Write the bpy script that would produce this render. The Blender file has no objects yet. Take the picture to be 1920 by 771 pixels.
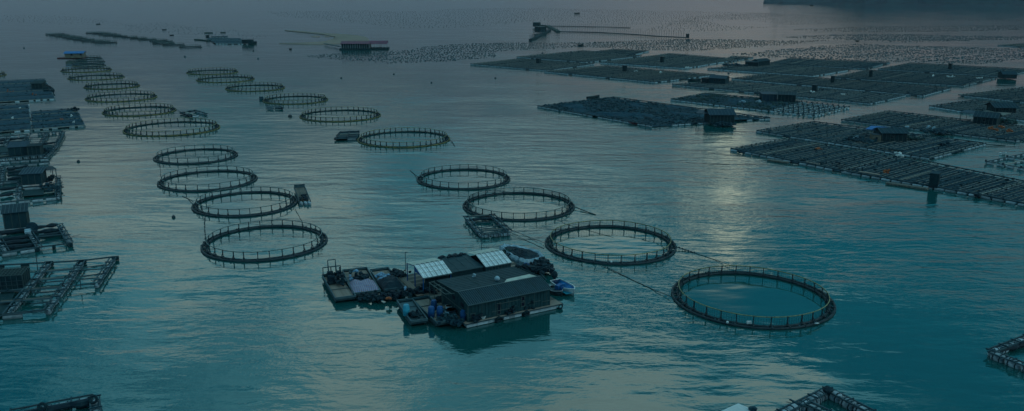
import bpy, bmesh, math, random
from mathutils import Vector, Matrix, noise
random.seed(7)
SC = bpy.context.scene
COL = SC.collection
R_ = math.radians
# ------------------------------------------------------------------ camera
FPX, VH, ROLL, H = 1550.0, -20.0, 0.006, 34.0          # focal length in photo pixels, horizon row, roll, height above the water
CX, CY = 960.0, 385.5
TH = math.atan((CY - VH) / FPX)
F_ = Vector((0, math.cos(TH), -math.sin(TH)))
U0 = Vector((0, math.sin(TH), math.cos(TH)))
X0 = Vector((1, 0, 0))
X_ = X0 * math.cos(ROLL) + U0 * math.sin(ROLL)
U_ = -X0 * math.sin(ROLL) + U0 * math.cos(ROLL)
EYE = Vector((0, 0, H))
cd = bpy.data.cameras.new('camera'); cam = bpy.data.objects.new('camera', cd); COL.objects.link(cam)
m3 = Matrix((X_, U_, -F_)).transposed()
cam.matrix_world = Matrix.Translation(EYE) @ m3.to_4x4()
cd.sensor_fit = 'HORIZONTAL'; cd.sensor_width = 36.0; cd.lens = 36.0 * FPX / 1920.0
cd.clip_start = 0.5; cd.clip_end = 20000
SC.camera = cam
def P(u, v, z=0.0):                                     # where the sight line of a photo pixel meets the level z
    d = F_ + X_ * ((u - CX) / FPX) + U_ * ((CY - v) / FPX)
    return EYE + d * ((z - H) / d.z)
def proj(p):
    d = p - EYE; z = d.dot(F_)
    return CX + FPX * d.dot(X_) / z, CY - FPX * d.dot(U_) / z
# ------------------------------------------------------------------ nodes helper
def N(nt, t, **kw):
    n = nt.nodes.new(t)
    for k, v in kw.items():
        if k == 'ins':
            for a, b in v.items(): n.inputs[a].default_value = b
        else: setattr(n, k, v)
    return n
def lk(nt, a, b): nt.links.new(a, b)
def M(nt, op, a, b=None, c=None, clamp=False):
    n = nt.nodes.new('ShaderNodeMath'); n.operation = op; n.use_clamp = clamp
    for i, x in enumerate((a, b, c)):
        if x is None: continue
        if isinstance(x, (int, float)): n.inputs[i].default_value = x
        else: nt.links.new(x, n.inputs[i])
    return n.outputs[0]
def VM(nt, op, a, b=None):
    n = nt.nodes.new('ShaderNodeVectorMath'); n.operation = op
    for i, x in enumerate((a, b)):
        if x is None: continue
        if isinstance(x, (tuple, list)): n.inputs[i].default_value = x
        else: nt.links.new(x, n.inputs[i])
    return n
def MIX(nt, fac, a, b, mode='MIX'):
    n = nt.nodes.new('ShaderNodeMix'); n.data_type = 'RGBA'; n.blend_type = mode
    for k, x in ((0, fac), (6, a), (7, b)):
        if isinstance(x, (int, float)): n.inputs[k].default_value = x
        elif isinstance(x, (tuple, list)): n.inputs[k].default_value = (*x[:3], 1)
        else: nt.links.new(x, n.inputs[k])
    return n.outputs[2]
def MR(nt, v, a, b, c=0.0, d=1.0, smooth=True):
    n = nt.nodes.new('ShaderNodeMapRange'); n.interpolation_type = 'SMOOTHSTEP' if smooth else 'LINEAR'
    nt.links.new(v, n.inputs[0])
    for i, x in enumerate((a, b, c, d)): n.inputs[i + 1].default_value = x
    return n.outputs[0]
# ------------------------------------------------------------------ world: dusk sky, broken cloud
SUN_EL, SUN_AZ = 34.0, 112.0                             # azimuth to the right of straight ahead: behind the camera, veiled
w = bpy.data.worlds.new('World'); SC.world = w; w.use_nodes = True
nt = w.node_tree; nt.nodes.clear()
out = N(nt, 'ShaderNodeOutputWorld'); bg = N(nt, 'ShaderNodeBackground'); lk(nt, bg.outputs[0], out.inputs[0])
sky = N(nt, 'ShaderNodeTexSky', sky_type='NISHITA', sun_disc=False, sun_elevation=R_(SUN_EL), sun_rotation=R_(SUN_AZ))
sky.air_density = 1.4; sky.dust_density = 3.0; sky.ozone_density = 2.0
tc = N(nt, 'ShaderNodeTexCoord'); sp = N(nt, 'ShaderNodeSeparateXYZ'); lk(nt, tc.outputs['Generated'], sp.inputs[0])
dx, dy, dz = sp.outputs
el = M(nt, 'MULTIPLY', M(nt, 'ARCSINE', dz), 57.2958)
az = M(nt, 'MULTIPLY', M(nt, 'ARCTAN2', dx, dy), 57.2958)
tint = MIX(nt, 1.0, sky.outputs[0], (0.06, 0.62, 0.68), 'MULTIPLY')          # deep evening teal above
pink = MR(nt, az, -6.0, 18.0, 0.0, 1.0)
low = MIX(nt, pink, (0.68, 0.80, 1.02), (1.25, 0.94, 1.0))
# cloud sheets on a plane overhead: thin veil and brighter banks
den = M(nt, 'ADD', M(nt, 'MAXIMUM', dz, 0.0), 0.12)
cvx = N(nt, 'ShaderNodeCombineXYZ'); lk(nt, M(nt, 'DIVIDE', dx, den), cvx.inputs[0]); lk(nt, M(nt, 'DIVIDE', dy, den), cvx.inputs[1])
cn = N(nt, 'ShaderNodeTexNoise', ins={'Scale': 1.15, 'Detail': 7.0, 'Roughness': 0.55, 'Distortion': 0.6}); lk(nt, cvx.outputs[0], cn.inputs['Vector'])
def blob(a0, e0, wa, we):
    q = M(nt, 'ADD', M(nt, 'POWER', M(nt, 'DIVIDE', M(nt, 'SUBTRACT', az, a0), wa), 2.0), M(nt, 'POWER', M(nt, 'DIVIDE', M(nt, 'SUBTRACT', el, e0), we), 2.0))
    return M(nt, 'POWER', 2.718, M(nt, 'MULTIPLY', q, -1.0))
cover = M(nt, 'ADD', M(nt, 'MULTIPLY', M(nt, 'SUBTRACT', cn.outputs['Fac'], 0.5), 1.75), 0.535)
for a0, e0, wa, we, k in [(21, 27, 7, 3.4, .36), (9, 28, 6.5, 4.6, .34), (-2, 17.0, 12, 3.0, .10), (7, 15.5, 5, 2.6, .14), (-1, 25, 9, 5, -.10), (-22, 14, 14, 5, .04), (-18, 25, 15, 7, .09), (27, 17, 10, 6.5, -.30), (12, 20.5, 7, 3, -.22), (15, 25, 2.2, 3, -.16), (-16, 27, 12, 5, .03), (20, 34, 30, 4, .1)]:
    cover = M(nt, 'ADD', cover, M(nt, 'MULTIPLY', blob(a0, e0, wa, we), k))
lowmix = MR(nt, el, 4.0, 15.0, 1.0, 0.0)
veil = MIX(nt, MR(nt, el, 8.0, 24.0), (1.55, 2.25, 2.6), (1.9, 5.5, 6.5))
ccol = MIX(nt, MR(nt, el, 10.0, 24.0), (4.3, 4.7, 4.1), (6.6, 8.6, 7.8))
c1 = MIX(nt, MR(nt, cover, 0.40, 0.57), tint, veil)
c2 = MIX(nt, MR(nt, cover, 0.60, 0.72), c1, ccol)
gap = M(nt, 'ADD', blob(15.2, 13.6, 1.3, 3.6), M(nt, 'ADD', M(nt, 'MULTIPLY', blob(12.6, 14.6, .9, 2.4), .6), M(nt, 'MULTIPLY', blob(17.6, 14.5, .8, 2.0), .3)))   # breaks low in the cloud
glow = blob(15, 4.7, 10, 1.5)
low = MIX(nt, glow, low, (3.3, 2.6, 2.0))
c3 = MIX(nt, M(nt, 'MULTIPLY', gap, .85), c2, (13.0, 12.6, 9.0))
col = MIX(nt, M(nt, 'MULTIPLY', lowmix, M(nt, 'SUBTRACT', 1.0, M(nt, 'MULTIPLY', gap, .8))), c3, low)
lk(nt, col, bg.inputs['Color']); bg.inputs['Strength'].default_value = 0.12
sd = bpy.data.lights.new('sun', 'SUN'); sd.energy = 0.5; sd.angle = R_(20); sd.color = (1.0, 0.95, 0.86)
sun = bpy.data.objects.new('sun', sd); COL.objects.link(sun)
sv = Vector((math.sin(R_(SUN_AZ)) * math.cos(R_(SUN_EL)), math.cos(R_(SUN_AZ)) * math.cos(R_(SUN_EL)), math.sin(R_(SUN_EL))))
sun.rotation_euler = sv.to_track_quat('Z', 'Y').to_euler(); sun.location = (0, 0, 300)
SC.view_settings.view_transform = 'Standard'; SC.view_settings.look = 'None'; SC.view_settings.exposure = 0; SC.view_settings.gamma = 1
# ------------------------------------------------------------------ mesh helpers
class MB:
    def __init__(s): s.v = []; s.f = []
    def add(s, vs, fs):
        n = len(s.v); s.v += [tuple(x) for x in vs]; s.f += [tuple(i + n for i in f) for f in fs]; return s
    def box(s, c, d, rz=0.0, rx=0.0, ry=0.0):
        m = Matrix.Rotation(rz, 3, 'Z') @ Matrix.Rotation(ry, 3, 'Y') @ Matrix.Rotation(rx, 3, 'X')
        c = Vector(c); h = [x / 2 for x in d]
        vs = [c + m @ Vector((sx * h[0], sy * h[1], sz * h[2])) for sz in (-1, 1) for sx, sy in ((-1, -1), (1, -1), (1, 1), (-1, 1))]
        return s.add(vs, [(3, 2, 1, 0), (4, 5, 6, 7), (0, 1, 5, 4), (1, 2, 6, 5), (2, 3, 7, 6), (3, 0, 4, 7)])
    def slab(s, pts, t):                                  # polygon with thickness t downwards
        n = len(pts); top = [Vector(p) for p in pts]; bot = [p - Vector((0, 0, t)) for p in top]
        return s.add(top + bot, [tuple(range(n)), tuple(range(2 * n - 1, n - 1, -1))] + [(i, n + i, n + (i + 1) % n, (i + 1) % n) for i in range(n)])
    def bar(s, p, q, wd, ht):                             # square bar between two points
        p = Vector(p); q = Vector(q); d = q - p; L = d.length
        if L < 1e-5: return s
        c = (p + q) / 2
        return s.box(c, (L, wd, ht), math.atan2(d.y, d.x), 0, -math.asin(max(-1, min(1, d.z / L))))
    def tube(s, pts, r, n=8, closed=False, caps=True):
        pts = [Vector(p) for p in pts]; k = len(pts); rs = r if isinstance(r, (list, tuple)) else [r] * k
        b = len(s.v)
        for i, p in enumerate(pts):
            if closed: d = pts[(i + 1) % k] - pts[i - 1]
            else: d = pts[min(i + 1, k - 1)] - pts[max(i - 1, 0)]
            d.normalize(); a = Vector((0, 0, 1)) if abs(d.z) < .9 else Vector((1, 0, 0))
            x = d.cross(a).normalized(); y = x.cross(d)
            for j in range(n):
                t = 2 * math.pi * j / n; s.v.append(tuple(p + (x * math.cos(t) + y * math.sin(t)) * rs[i]))
        for i in range(k if closed else k - 1):
            i2 = (i + 1) % k
            for j in range(n):
                j2 = (j + 1) % n; s.f.append((b + i * n + j, b + i2 * n + j, b + i2 * n + j2, b + i * n + j2))
        if caps and not closed:
            s.f.append(tuple(b + j for j in range(n))); s.f.append(tuple(b + (k - 1) * n + j for j in range(n - 1, -1, -1)))
        return s
    def ball(s, c, r, nu=6, nv=4, sq=1.0, jit=0.0):
        c = Vector(c); vs = [c + Vector((0, 0, r * sq))]
        for i in range(1, nv):
            a = math.pi * i / nv
            for j in range(nu):
                t = 2 * math.pi * j / nu; q = r * (1 + random.uniform(-jit, jit))
                vs.append(c + Vector((q * math.sin(a) * math.cos(t), q * math.sin(a) * math.sin(t), q * sq * math.cos(a))))
        vs.append(c - Vector((0, 0, r * sq))); fs = []
        for j in range(nu): fs.append((0, 1 + j, 1 + (j + 1) % nu))
        for i in range(nv - 2):
            for j in range(nu):
                a = 1 + i * nu + j; b = 1 + i * nu + (j + 1) % nu; fs.append((a, a + nu, b + nu, b))
        l = len(vs) - 1; o = 1 + (nv - 2) * nu
        for j in range(nu): fs.append((l, o + (j + 1) % nu, o + j))
        return s.add(vs, fs)
    def mesh(s, name, mat, origin=None, smooth=False):
        me = bpy.data.meshes.new(name); vs = s.v
        if origin is not None: vs = [(x - origin[0], y - origin[1], z - origin[2]) for x, y, z in vs]
        me.from_pydata(vs, [], s.f); me.update()
        if mat: me.materials.append(mat)
        if smooth: me.polygons.foreach_set('use_smooth', [True] * len(me.polygons))
        return me
    def build(s, name, mat, parent=None, smooth=False, origin=None):
        o_ = WL[parent.name] if parent else Vector(origin or (0, 0, 0))
        ob = bpy.data.objects.new(name, s.mesh(name, mat, o_, smooth)); COL.objects.link(ob)
        WL[ob.name] = Vector(o_)
        if parent: ob.parent = parent
        else: ob.location = o_
        return ob
WL = {}                                                  # world location of the origin of each object
def thing(name, label, cat, loc, group=None):
    o = bpy.data.objects.new(name, None); COL.objects.link(o); o.location = loc; o.empty_display_size = .5
    WL[o.name] = Vector(loc); tag(o, label, cat, group); return o
def tag(o, label=None, cat=None, group=None, kind=None):
    if label: o['label'] = label
    if cat: o['category'] = cat
    if group: o['group'] = group
    if kind: o['kind'] = kind
    return o
def stuff(o): o['kind'] = 'stuff'; return o
def piece(name, me, parent, loc, rot=(0, 0, 0), scale=(1, 1, 1), label=None):
    o = bpy.data.objects.new(name, me); COL.objects.link(o); o.parent = parent
    o.location = Vector(loc) - WL[parent.name]; o.rotation_euler = rot; o.scale = scale
    WL[o.name] = Vector(loc)
    if label: o['label'] = label
    return o
def smoothm(me): me.polygons.foreach_set('use_smooth', [True] * len(me.polygons)); return me
# ------------------------------------------------------------------ materials
def mat(name, c1, c2=None, scale=3.0, rough=.75, detail=4, bump=0.0, metal=0, spec=.12, stretch=(1, 1, 1), lo=.4, hi=.65, var=0.0, coord='Object'):
    m = bpy.data.materials.new(name); m.use_nodes = True; t = m.node_tree; b = t.nodes['Principled BSDF']
    b.inputs['Roughness'].default_value = rough; b.inputs['Metallic'].default_value = metal; b.inputs['Specular IOR Level'].default_value = spec
    c2 = c2 or tuple(x * .6 for x in c1)
    c1, c2 = ((max(.002, q[0] * .74 - .012), max(.003, q[1] * .80 - .002), q[2] * .86 + .007) for q in (c1, c2))  # teal veil over the scene put into these base colours: red cut, blue raised
    co = N(t, 'ShaderNodeTexCoord'); mp = N(t, 'ShaderNodeMapping'); mp.inputs['Scale'].default_value = stretch
    lk(t, co.outputs[coord], mp.inputs[0])
    n = N(t, 'ShaderNodeTexNoise', ins={'Scale': scale, 'Detail': detail, 'Roughness': .6}); lk(t, mp.outputs[0], n.inputs['Vector'])
    f = MR(t, n.outputs['Fac'], lo, hi)
    c = MIX(t, f, c1, c2)
    if var:
        oi = N(t, 'ShaderNodeObjectInfo'); hs = N(t, 'ShaderNodeHueSaturation'); lk(t, c, hs.inputs['Color'])
        lk(t, MR(t, oi.outputs['Random'], 0, 1, 1 - var, 1 + var, False), hs.inputs['Value']); c = hs.outputs[0]
    lk(t, c, b.inputs['Base Color'])
    if bump:
        bn = N(t, 'ShaderNodeBump', ins={'Strength': bump, 'Distance': .05}); lk(t, n.outputs['Fac'], bn.inputs['Height']); lk(t, bn.outputs[0], b.inputs['Normal'])
    return m
MT = dict(
    pipe=mat('black_plastic_pipe', (.016, .022, .024), (.03, .038, .038), 2.5, .6, spec=.25),
    rail=mat('weathered_rail', (.27, .25, .12), (.13, .13, .075), 3, .5),
    railw=mat('grey_rail', (.13, .17, .16), (.07, .10, .10), 3, .5),
    olive=mat('algae_yellow_pipe', (.17, .14, .045), (.06, .055, .025), 1.5, .6),
    net=mat('dark_netting', (.02, .035, .035), (.035, .055, .05), 5, .9),
    deck=mat('weathered_planks', (.27, .215, .17), (.16, .13, .11), 2.2, .85, bump=.4, stretch=(1, 4, 1), var=.18),
    deckd=mat('wet_dark_planks', (.14, .12, .095), (.06, .06, .05), 1.8, .7, bump=.3, stretch=(1, 3, 1), var=.2),
    beam=mat('old_timber', (.058, .085, .092), (.03, .046, .052), 2, .85, var=.25),
    beaml=mat('pale_timber', (.22, .22, .19), (.10, .12, .11), 1.5, .8, var=.25),
    raft=mat('raft_netting_and_cages', (.026, .058, .075), (.012, .024, .034), 1.3, .85, 6, .8),
    gear=mat('assorted_gear', (.032, .058, .066), (.014, .026, .032), .9, .8, 5),
    weed=mat('weed_grown_floats', (.035, .06, .05), (.012, .022, .02), 1.2, .8, 6),
    foam=mat('foam_float', (.26, .31, .34), (.07, .10, .11), 1.6, .6, lo=.45, hi=.8, var=.35),
    wrap=mat('float_wrap', (.28, .33, .36), (.10, .13, .15), 2.5, .55, bump=.8, var=.25),
    strap=mat('black_strap', (.02, .03, .03), None, 3, .7),
    white=mat('white_plastic', (.62, .66, .66), (.40, .45, .46), 2, .5),
    roofw=mat('white_roof_sheet', (.70, .74, .75), (.50, .55, .56), 1.2, .45, stretch=(1, 1, 1)),
    roofc=mat('cream_roof_sheet', (.44, .46, .40), (.33, .36, .32), 1.5, .5),
    roofd=mat('dark_roof_sheet', (.016, .032, .038), (.009, .02, .024), 1.2, .6, var=.15),
    roofr=mat('roof_rib_metal', (.085, .125, .135), (.05, .075, .08), 2, .5),
    roofg=mat('grey_green_roof', (.035, .055, .058), (.02, .034, .036), .8, .6, stretch=(1, 5, 1)),
    roofb=mat('slate_blue_roof', (.026, .042, .058), (.018, .03, .042), .8, .6),
    roofbl=mat('blue_roof', (.02, .12, .33), (.015, .08, .24), .8, .5),
    roofred=mat('faded_red_roof', (.13, .03, .06), (.08, .022, .045), .4, .6),
    wall=mat('hut_wall', (.026, .046, .05), (.016, .03, .034), 1.5, .8, stretch=(3, 3, 1)),
    walld=mat('dark_wall_board', (.022, .035, .035), (.012, .02, .02), 1.5, .85),  # dark boards, the same tone on all sides
    wallt=mat('tan_wall', (.15, .13, .095), (.10, .09, .07), 1.5, .8),
    wallg=mat('green_grey_wall', (.028, .052, .052), (.018, .036, .038), 1.2, .75, stretch=(4, 4, 1), var=.1),
    batten=mat('wall_batten', (.085, .11, .10), (.05, .07, .065), 3, .8),
    dark=mat('dark_opening', (.008, .012, .014), None, 3, .9),
    blue=mat('blue_paint', (.02, .09, .25), (.015, .06, .17), 2, .5),
    bluedrum=mat('blue_drum_plastic', (.02, .06, .16), (.015, .04, .11), 1.5, .35, var=.2),
    ltblue=mat('light_blue_bag', (.20, .33, .46), (.12, .22, .33), 5, .6, bump=.6),
    aqua=mat('aqua_boat_floor', (.03, .20, .27), (.02, .13, .20), 2, .4),
    boatblue=mat('blue_skiff_paint', (.025, .17, .40), (.02, .11, .28), 2, .45),
    orange=mat('orange_plastic', (.34, .10, .03), (.22, .07, .03), 3, .6),
    red=mat('red_hull', (.13, .03, .028), (.08, .02, .02), 2, .5),
    hull=mat('dark_boat_hull', (.022, .032, .035), (.04, .055, .055), 1.5, .6),
    hullg=mat('grey_boat_hull', (.07, .11, .12), (.04, .07, .08), 1.5, .6),
    tarpd=mat('dark_tarp', (.012, .018, .02), (.022, .032, .034), 1.5, .65, bump=.7),
    sheet=mat('pale_blue_sheet', (.30, .40, .46), (.18, .27, .33), 1.4, .5, bump=.9),
    sand=mat('wet_sand', (.23, .17, .135), (.18, .14, .11), .03, .9, coord='Object'),
    rope=mat('mooring_rope', (.04, .055, .05), None, 2, .9),
    island=mat('wooded_island', (.014, .026, .032), (.004, .010, .016), .035, .95, 8, .0),
    buoy=mat('dark_buoy', (.022, .035, .04), (.05, .065, .07), 1, .6, var=.4),
)
# striped sack cloth
def stripe_mat():
    m = bpy.data.materials.new('striped_sheet'); m.use_nodes = True; t = m.node_tree; b = t.nodes['Principled BSDF']; b.inputs['Roughness'].default_value = .6
    co = N(t, 'ShaderNodeTexCoord'); wv = N(t, 'ShaderNodeTexWave', wave_type='BANDS', bands_direction='X', ins={'Scale': 1.5, 'Distortion': .6}); lk(t, co.outputs['Object'], wv.inputs[0])
    w2 = N(t, 'ShaderNodeTexWave', wave_type='BANDS', bands_direction='Y', ins={'Scale': 1.5, 'Distortion': .6}); lk(t, co.outputs['Object'], w2.inputs[0])
    c = MIX(t, MR(t, wv.outputs['Fac'], .45, .55), (.17, .22, .28), (.13, .05, .07)); c = MIX(t, M(t, 'MULTIPLY', MR(t, w2.outputs['Fac'], .5, .6), .7), c, (.07, .12, .30))
    lk(t, c, b.inputs['Base Color']); return m
MT['stripe'] = stripe_mat()
# ------------------------------------------------------------------ pixel data of the ring pens: left, right, top, bottom of the outer pipe
RINGS = dict(
    A=(1257.6, 1567.8, 506, 618), B=(1021.8, 1269.5, 423, 494), C=(867, 1078.7, 362, 411), D=(781.2, 957.5, 316, 354.5),
    E=(670, 844.6, 243.5, 278), F=(561, 714.4, 206.5, 226.7), G=(491.8, 615.6, 178.8, 195.6), HH=(421.6, 534.6, 157.5, 172), I=(367.6, 477.6, 143, 154.5), J=(349, 447, 130, 140),
    L1=(374.9, 614.3, 421, 490), L2=(358.3, 558.9, 357.5, 406.5), L3=(293.4, 483, 319, 358), L4=(286.7, 446.9, 278.5, 306.8),
    L5=(229.3, 413, 227.6, 254.6), L6=(190.5, 331, 197.3, 219), L7=(158.5, 295.4, 174, 191.5), L8=(156, 262.7, 154, 168.6), L9=(125.8, 233.7, 139, 151),
    L10=(113, 210.4, 126, 136.6), L11=(134, 199, 119.5, 125.5), L12=(135.6, 198, 113.5, 119), L13=(140, 192, 107, 111.5), K=(-90, 13, 137, 145.5))
def solve_ring(l, r, t, b):
    p = P((l + r) / 2, (t + b) / 2); x, y = p.x, p.y; R = (r - l) / 2 / FPX * (p - EYE).dot(F_)
    for _ in range(12):
        q = [proj(Vector((x + R * math.cos(a / 60 * math.pi), y + R * math.sin(a / 60 * math.pi), .2))) for a in range(120)]
        us = [k[0] for k in q]; vs = [k[1] for k in q]
        du = (l + r) / 2 - (min(us) + max(us)) / 2; dv = (t + b) / 2 - (min(vs) + max(vs)) / 2
        u, v = proj(Vector((x, y, 0))); p = P(u + du, v + dv); x, y = p.x, p.y
        R *= (r - l) / (max(us) - min(us))
    return x, y, R
RG = {k: solve_ring(*v) for k, v in RINGS.items()}
# ------------------------------------------------------------------ water
def water_mat():
    m = bpy.data.materials.new('sea_water'); m.use_nodes = True; t = m.node_tree; t.nodes.clear()
    o = N(t, 'ShaderNodeOutputMaterial'); geo = N(t, 'ShaderNodeNewGeometry'); pos = geo.outputs['Position']
    def nz(scale, det=2, st=(1, 1, 1), rot=0, rough=.5, dist=0):
        mp = N(t, 'ShaderNodeMapping'); mp.inputs['Scale'].default_value = st; mp.inputs['Rotation'].default_value = (0, 0, R_(rot)); lk(t, pos, mp.inputs[0])
        n = N(t, 'ShaderNodeTexNoise', ins={'Scale': scale, 'Detail': det, 'Roughness': rough, 'Distortion': dist}); lk(t, mp.outputs[0], n.inputs['Vector']); return n.outputs['Fac']
    calm = None
    for k in 'ABCDE':
        x, y, r = RG[k]
        d = VM(t, 'DISTANCE', pos, (x, y, 0)).outputs['Value']
        q = MR(t, d, r - 1.2, r - .2, {'A': .22, 'B': .22, 'C': .4, 'D': .4, 'E': .5}[k], 1.0)
        calm = q if calm is None else M(t, 'MULTIPLY', calm, q)
    bx = P(1480, 700); db = VM(t, 'DISTANCE', pos, (bx.x, bx.y, 0)).outputs['Value']; calm = M(t, 'MULTIPLY', calm, MR(t, db, 10, 34, .42, 1.0)); hx = P(900, 570); dh = VM(t, 'DISTANCE', pos, (hx.x, hx.y, 0)).outputs['Value']; calm = M(t, 'MULTIPLY', calm, MR(t, dh, 10, 22, .45, 1.0))
    patch = MR(t, nz(.022, 3, (1, 1.6, 1)), .40, .60, .5, 1.3)
    px_ = N(t, 'ShaderNodeSeparateXYZ'); lk(t, pos, px_.inputs[0]); calm = M(t, 'MULTIPLY', calm, MR(t, px_.outputs[0], -48, -4, .52, 1.0)); calm = M(t, 'MULTIPLY', calm, MR(t, px_.outputs[1], 130, 330, 1.0, .6))
    # broad slow swell, long ripples, short ripples
    sw = nz(.10, 2, (1, 2.2, 1), 12)
    w1 = nz(.47, 2, (.42, 1.05, 1), 16, .5, .5)
    w2 = nz(1.15, 2, (.55, 1.2, 1), -10, .55, .3)
    w3 = nz(3.6, 2, (.8, 1.2, 1), 5, .6)
    h = M(t, 'ADD', M(t, 'MULTIPLY', w1, .135), M(t, 'MULTIPLY', w2, .05))
    w0 = nz(.16, 1, (.45, 2.0, 1), 22, .5, .3)
    h = M(t, 'ADD', h, M(t, 'MULTIPLY', w3, .014)); h = M(t, 'ADD', h, M(t, 'MULTIPLY', w0, .12))
    h = M(t, 'MULTIPLY', h, M(t, 'MULTIPLY', calm, patch))
    h = M(t, 'ADD', h, M(t, 'MULTIPLY', sw, .10))
    bp = N(t, 'ShaderNodeBump', ins={'Strength': 1.0, 'Distance': 1.0}); lk(t, h, bp.inputs['Height'])
    df = N(t, 'ShaderNodeBsdfDiffuse'); gl = N(t, 'ShaderNodeBsdfGlossy'); gl.inputs['Roughness'].default_value = .035
    bc = MIX(t, nz(.012, 3), (.002, .045, .052), (.003, .058, .062)); lk(t, bc, df.inputs['Color'])
    gl.inputs['Color'].default_value = (.88, .97, 1, 1)
    fr = N(t, 'ShaderNodeFresnel'); fr.inputs['IOR'].default_value = 1.72
    for n in (gl, fr): lk(t, bp.outputs[0], n.inputs['Normal'])
    mx = N(t, 'ShaderNodeMixShader'); lk(t, fr.outputs[0], mx.inputs[0]); lk(t, df.outputs[0], mx.inputs[1]); lk(t, gl.outputs[0], mx.inputs[2])
    lk(t, mx.outputs[0], o.inputs[0]); return m
b = MB(); b.add([(-3400, -240, 0), (3400, -240, 0), (3400, 6600, 0), (-3400, 6600, 0)], [(0, 1, 2, 3)])
tag(b.build('sea', water_mat()), kind='structure')
# ------------------------------------------------------------------ island (far shore, upper right)
def island():
    b = MB(); a = P(1433, 7.0); e = P(2500, 14)
    pts = [(1433, 7.2), (1470, 8.5), (1520, 9.0), (1570, 10), (1620, 12), (1700, 12.6), (1780, 12.8), (1860, 12.9), (1920, 13), (2000, 13), (2100, 13), (2200, 12), (2350, 10)]
    ring = [P(u, v, 0) for u, v in pts]; rows = []
    NX = 140
    def along(t):
        t *= len(ring) - 1; i = min(int(t), len(ring) - 2); return ring[i].lerp(ring[i + 1], t - i)
    NY = 26; vs = []; fs = []
    for j in range(NY + 1):
        for i in range(NX + 1):
            p = along(i / NX); u = i / NX; dr_ = Vector((p.x, p.y, 0)).normalized(); q = p + dr_ * (j / NY) * 900
            sl = math.sin(math.pi * (j / NY) * .5); top = 4 + 16 * min(1, u / .04) + 105 * max(0, min(1, (u - .10) / .22)) ** 1.3
            z = (top * (sl ** .7) * (.8 + .5 * noise.noise(q * .004)) + 10 * noise.noise(q * .02) * min(1, sl * 4) + 4 * noise.noise(q * .07) * min(1, sl * 8)) if j else -1
            if j == 1: z = 5 + 6 * abs(noise.noise(q * .03))
            vs.append((q.x + 8 * noise.noise(q * .02), q.y, max(z, -1)))
    for j in range(NY):
        for i in range(NX):
            a = j * (NX + 1) + i; fs.append((a, a + 1, a + NX + 2, a + NX + 1))
    b.add(vs, fs); tag(b.build('hills', MT['island']), kind='structure')
island()
# ------------------------------------------------------------------ ring pens
_post = {}
def post_mesh(style):
    if style in _post: return _post[style]
    b = MB(); hgt = .93
    pw = .16 if style == 'y' else .10
    b.box((0, 0, .20 + hgt / 2), (pw, pw, hgt)); b.box((.30, 0, .16), (.95, .16, .22)); b.bar((.35, 0, .25), (.02, 0, .68), .06, .06); b.box((0, 0, 1.10), (.14, .14, .12))
    _post[style] = b.mesh('post', MT['pipe']); return _post[style]
def ring_pen(key, label, nposts, style='b', netting=False, sep=True, low=False, group='round net pens'):
    x, y, R = RG[key] if isinstance(key, str) else key
    o = thing('ring_pen', label, 'fish pen', (x, y, 0), group)
    seg = 72 if not low else 32; ns = 8 if not low else 5
    ph = random.random()
    wob = [random.uniform(-.02, .02) for _ in range(4)]
    def circ(r, z, n=seg): return [(x + (r + .05 * math.sin(3 * (2 * math.pi * i / n) + ph * 6)) * math.cos(2 * math.pi * i / n), y + (r + .05 * math.sin(3 * (2 * math.pi * i / n) + ph * 6)) * math.sin(2 * math.pi * i / n), z + .02 * math.sin(5 * 2 * math.pi * i / n + ph)) for i in range(n)]
    rr = .145 if not low else .13
    MB().tube(circ(R - rr, .10), rr, ns, True).build('outer_pipe', MT['pipe'] if style in 'br' else MT['olive'], o, True)
    MB().tube(circ(R - .72, .12), rr, ns, True).build('inner_pipe', MT['pipe'], o, True)
    MB().tube(circ(R - .80, 1.13), .055 if not low else .07, 6 if not low else 4, True).build('handrail', MT['rail'] if style in 'yr' else MT['railw'], o, True)
    pm = post_mesh(style)
    if sep:
        for i in range(nposts):
            a = 2 * math.pi * (i + ph) / nposts + random.uniform(-.012, .012)
            piece('post', pm, o, (x + (R - .80) * math.cos(a), y + (R - .80) * math.sin(a), 0), (random.uniform(-.05, .05), random.uniform(-.05, .05), a))
    else:
        b = MB()
        for i in range(nposts):
            a = 2 * math.pi * (i + ph) / nposts; c = (x + (R - .8) * math.cos(a), y + (R - .8) * math.sin(a))
            b.box((c[0], c[1], .7), (.14, .14, 1.1), a)
        stuff(b.build('posts', MT['pipe'], o))
    if netting:
        b = MB(); n = int(2 * math.pi * R / .30)
        for i in range(n):
            a = 2 * math.pi * i / n; r = R - .82; c, s = math.cos(a), math.sin(a)
            b.box((x + r * c, y + r * s, .72), (.018, .018, 1.0), a)
        for z in (.35, .6, .85, 1.08):
            b.tube(circ(R - .82, z, 60), .011, 3, True)
        b.build('netting', MT['net'], o)
        b = MB()
        for i in range(70):                               # snagged rope and growth between the pipes
            a = random.random() * 2 * math.pi; r = R - random.uniform(.3, .7); b.ball((x + r * math.cos(a), y + r * math.sin(a), .2), random.uniform(.06, .16), 5, 3, .6, .4)
        stuff(b.build('rope_scraps', MT['gear'], o))
    return o
A_ = ring_pen('A', 'nearest and largest looking round net pen, right of the floating house', 30, 'r', True)
B_ = ring_pen('B', 'round net pen just behind the nearest one, right of the blue boat', 30, 'r', True)
C_ = ring_pen('C', 'round net pen touching a small wooden frame at its near left', 30, 'b', True)
D_ = ring_pen('D', 'round net pen with pale calm water, fourth from the near end of the right row', 28)
ring_pen('E', 'yellowish round net pen with a small plank raft moored at its left', 42, 'y')
ring_pen('F', 'yellowish round net pen, fifth from the far end of the right row', 40, 'y')
ring_pen('G', 'yellowish round net pen with a string of floats before its near left rim', 40, 'y')
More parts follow.
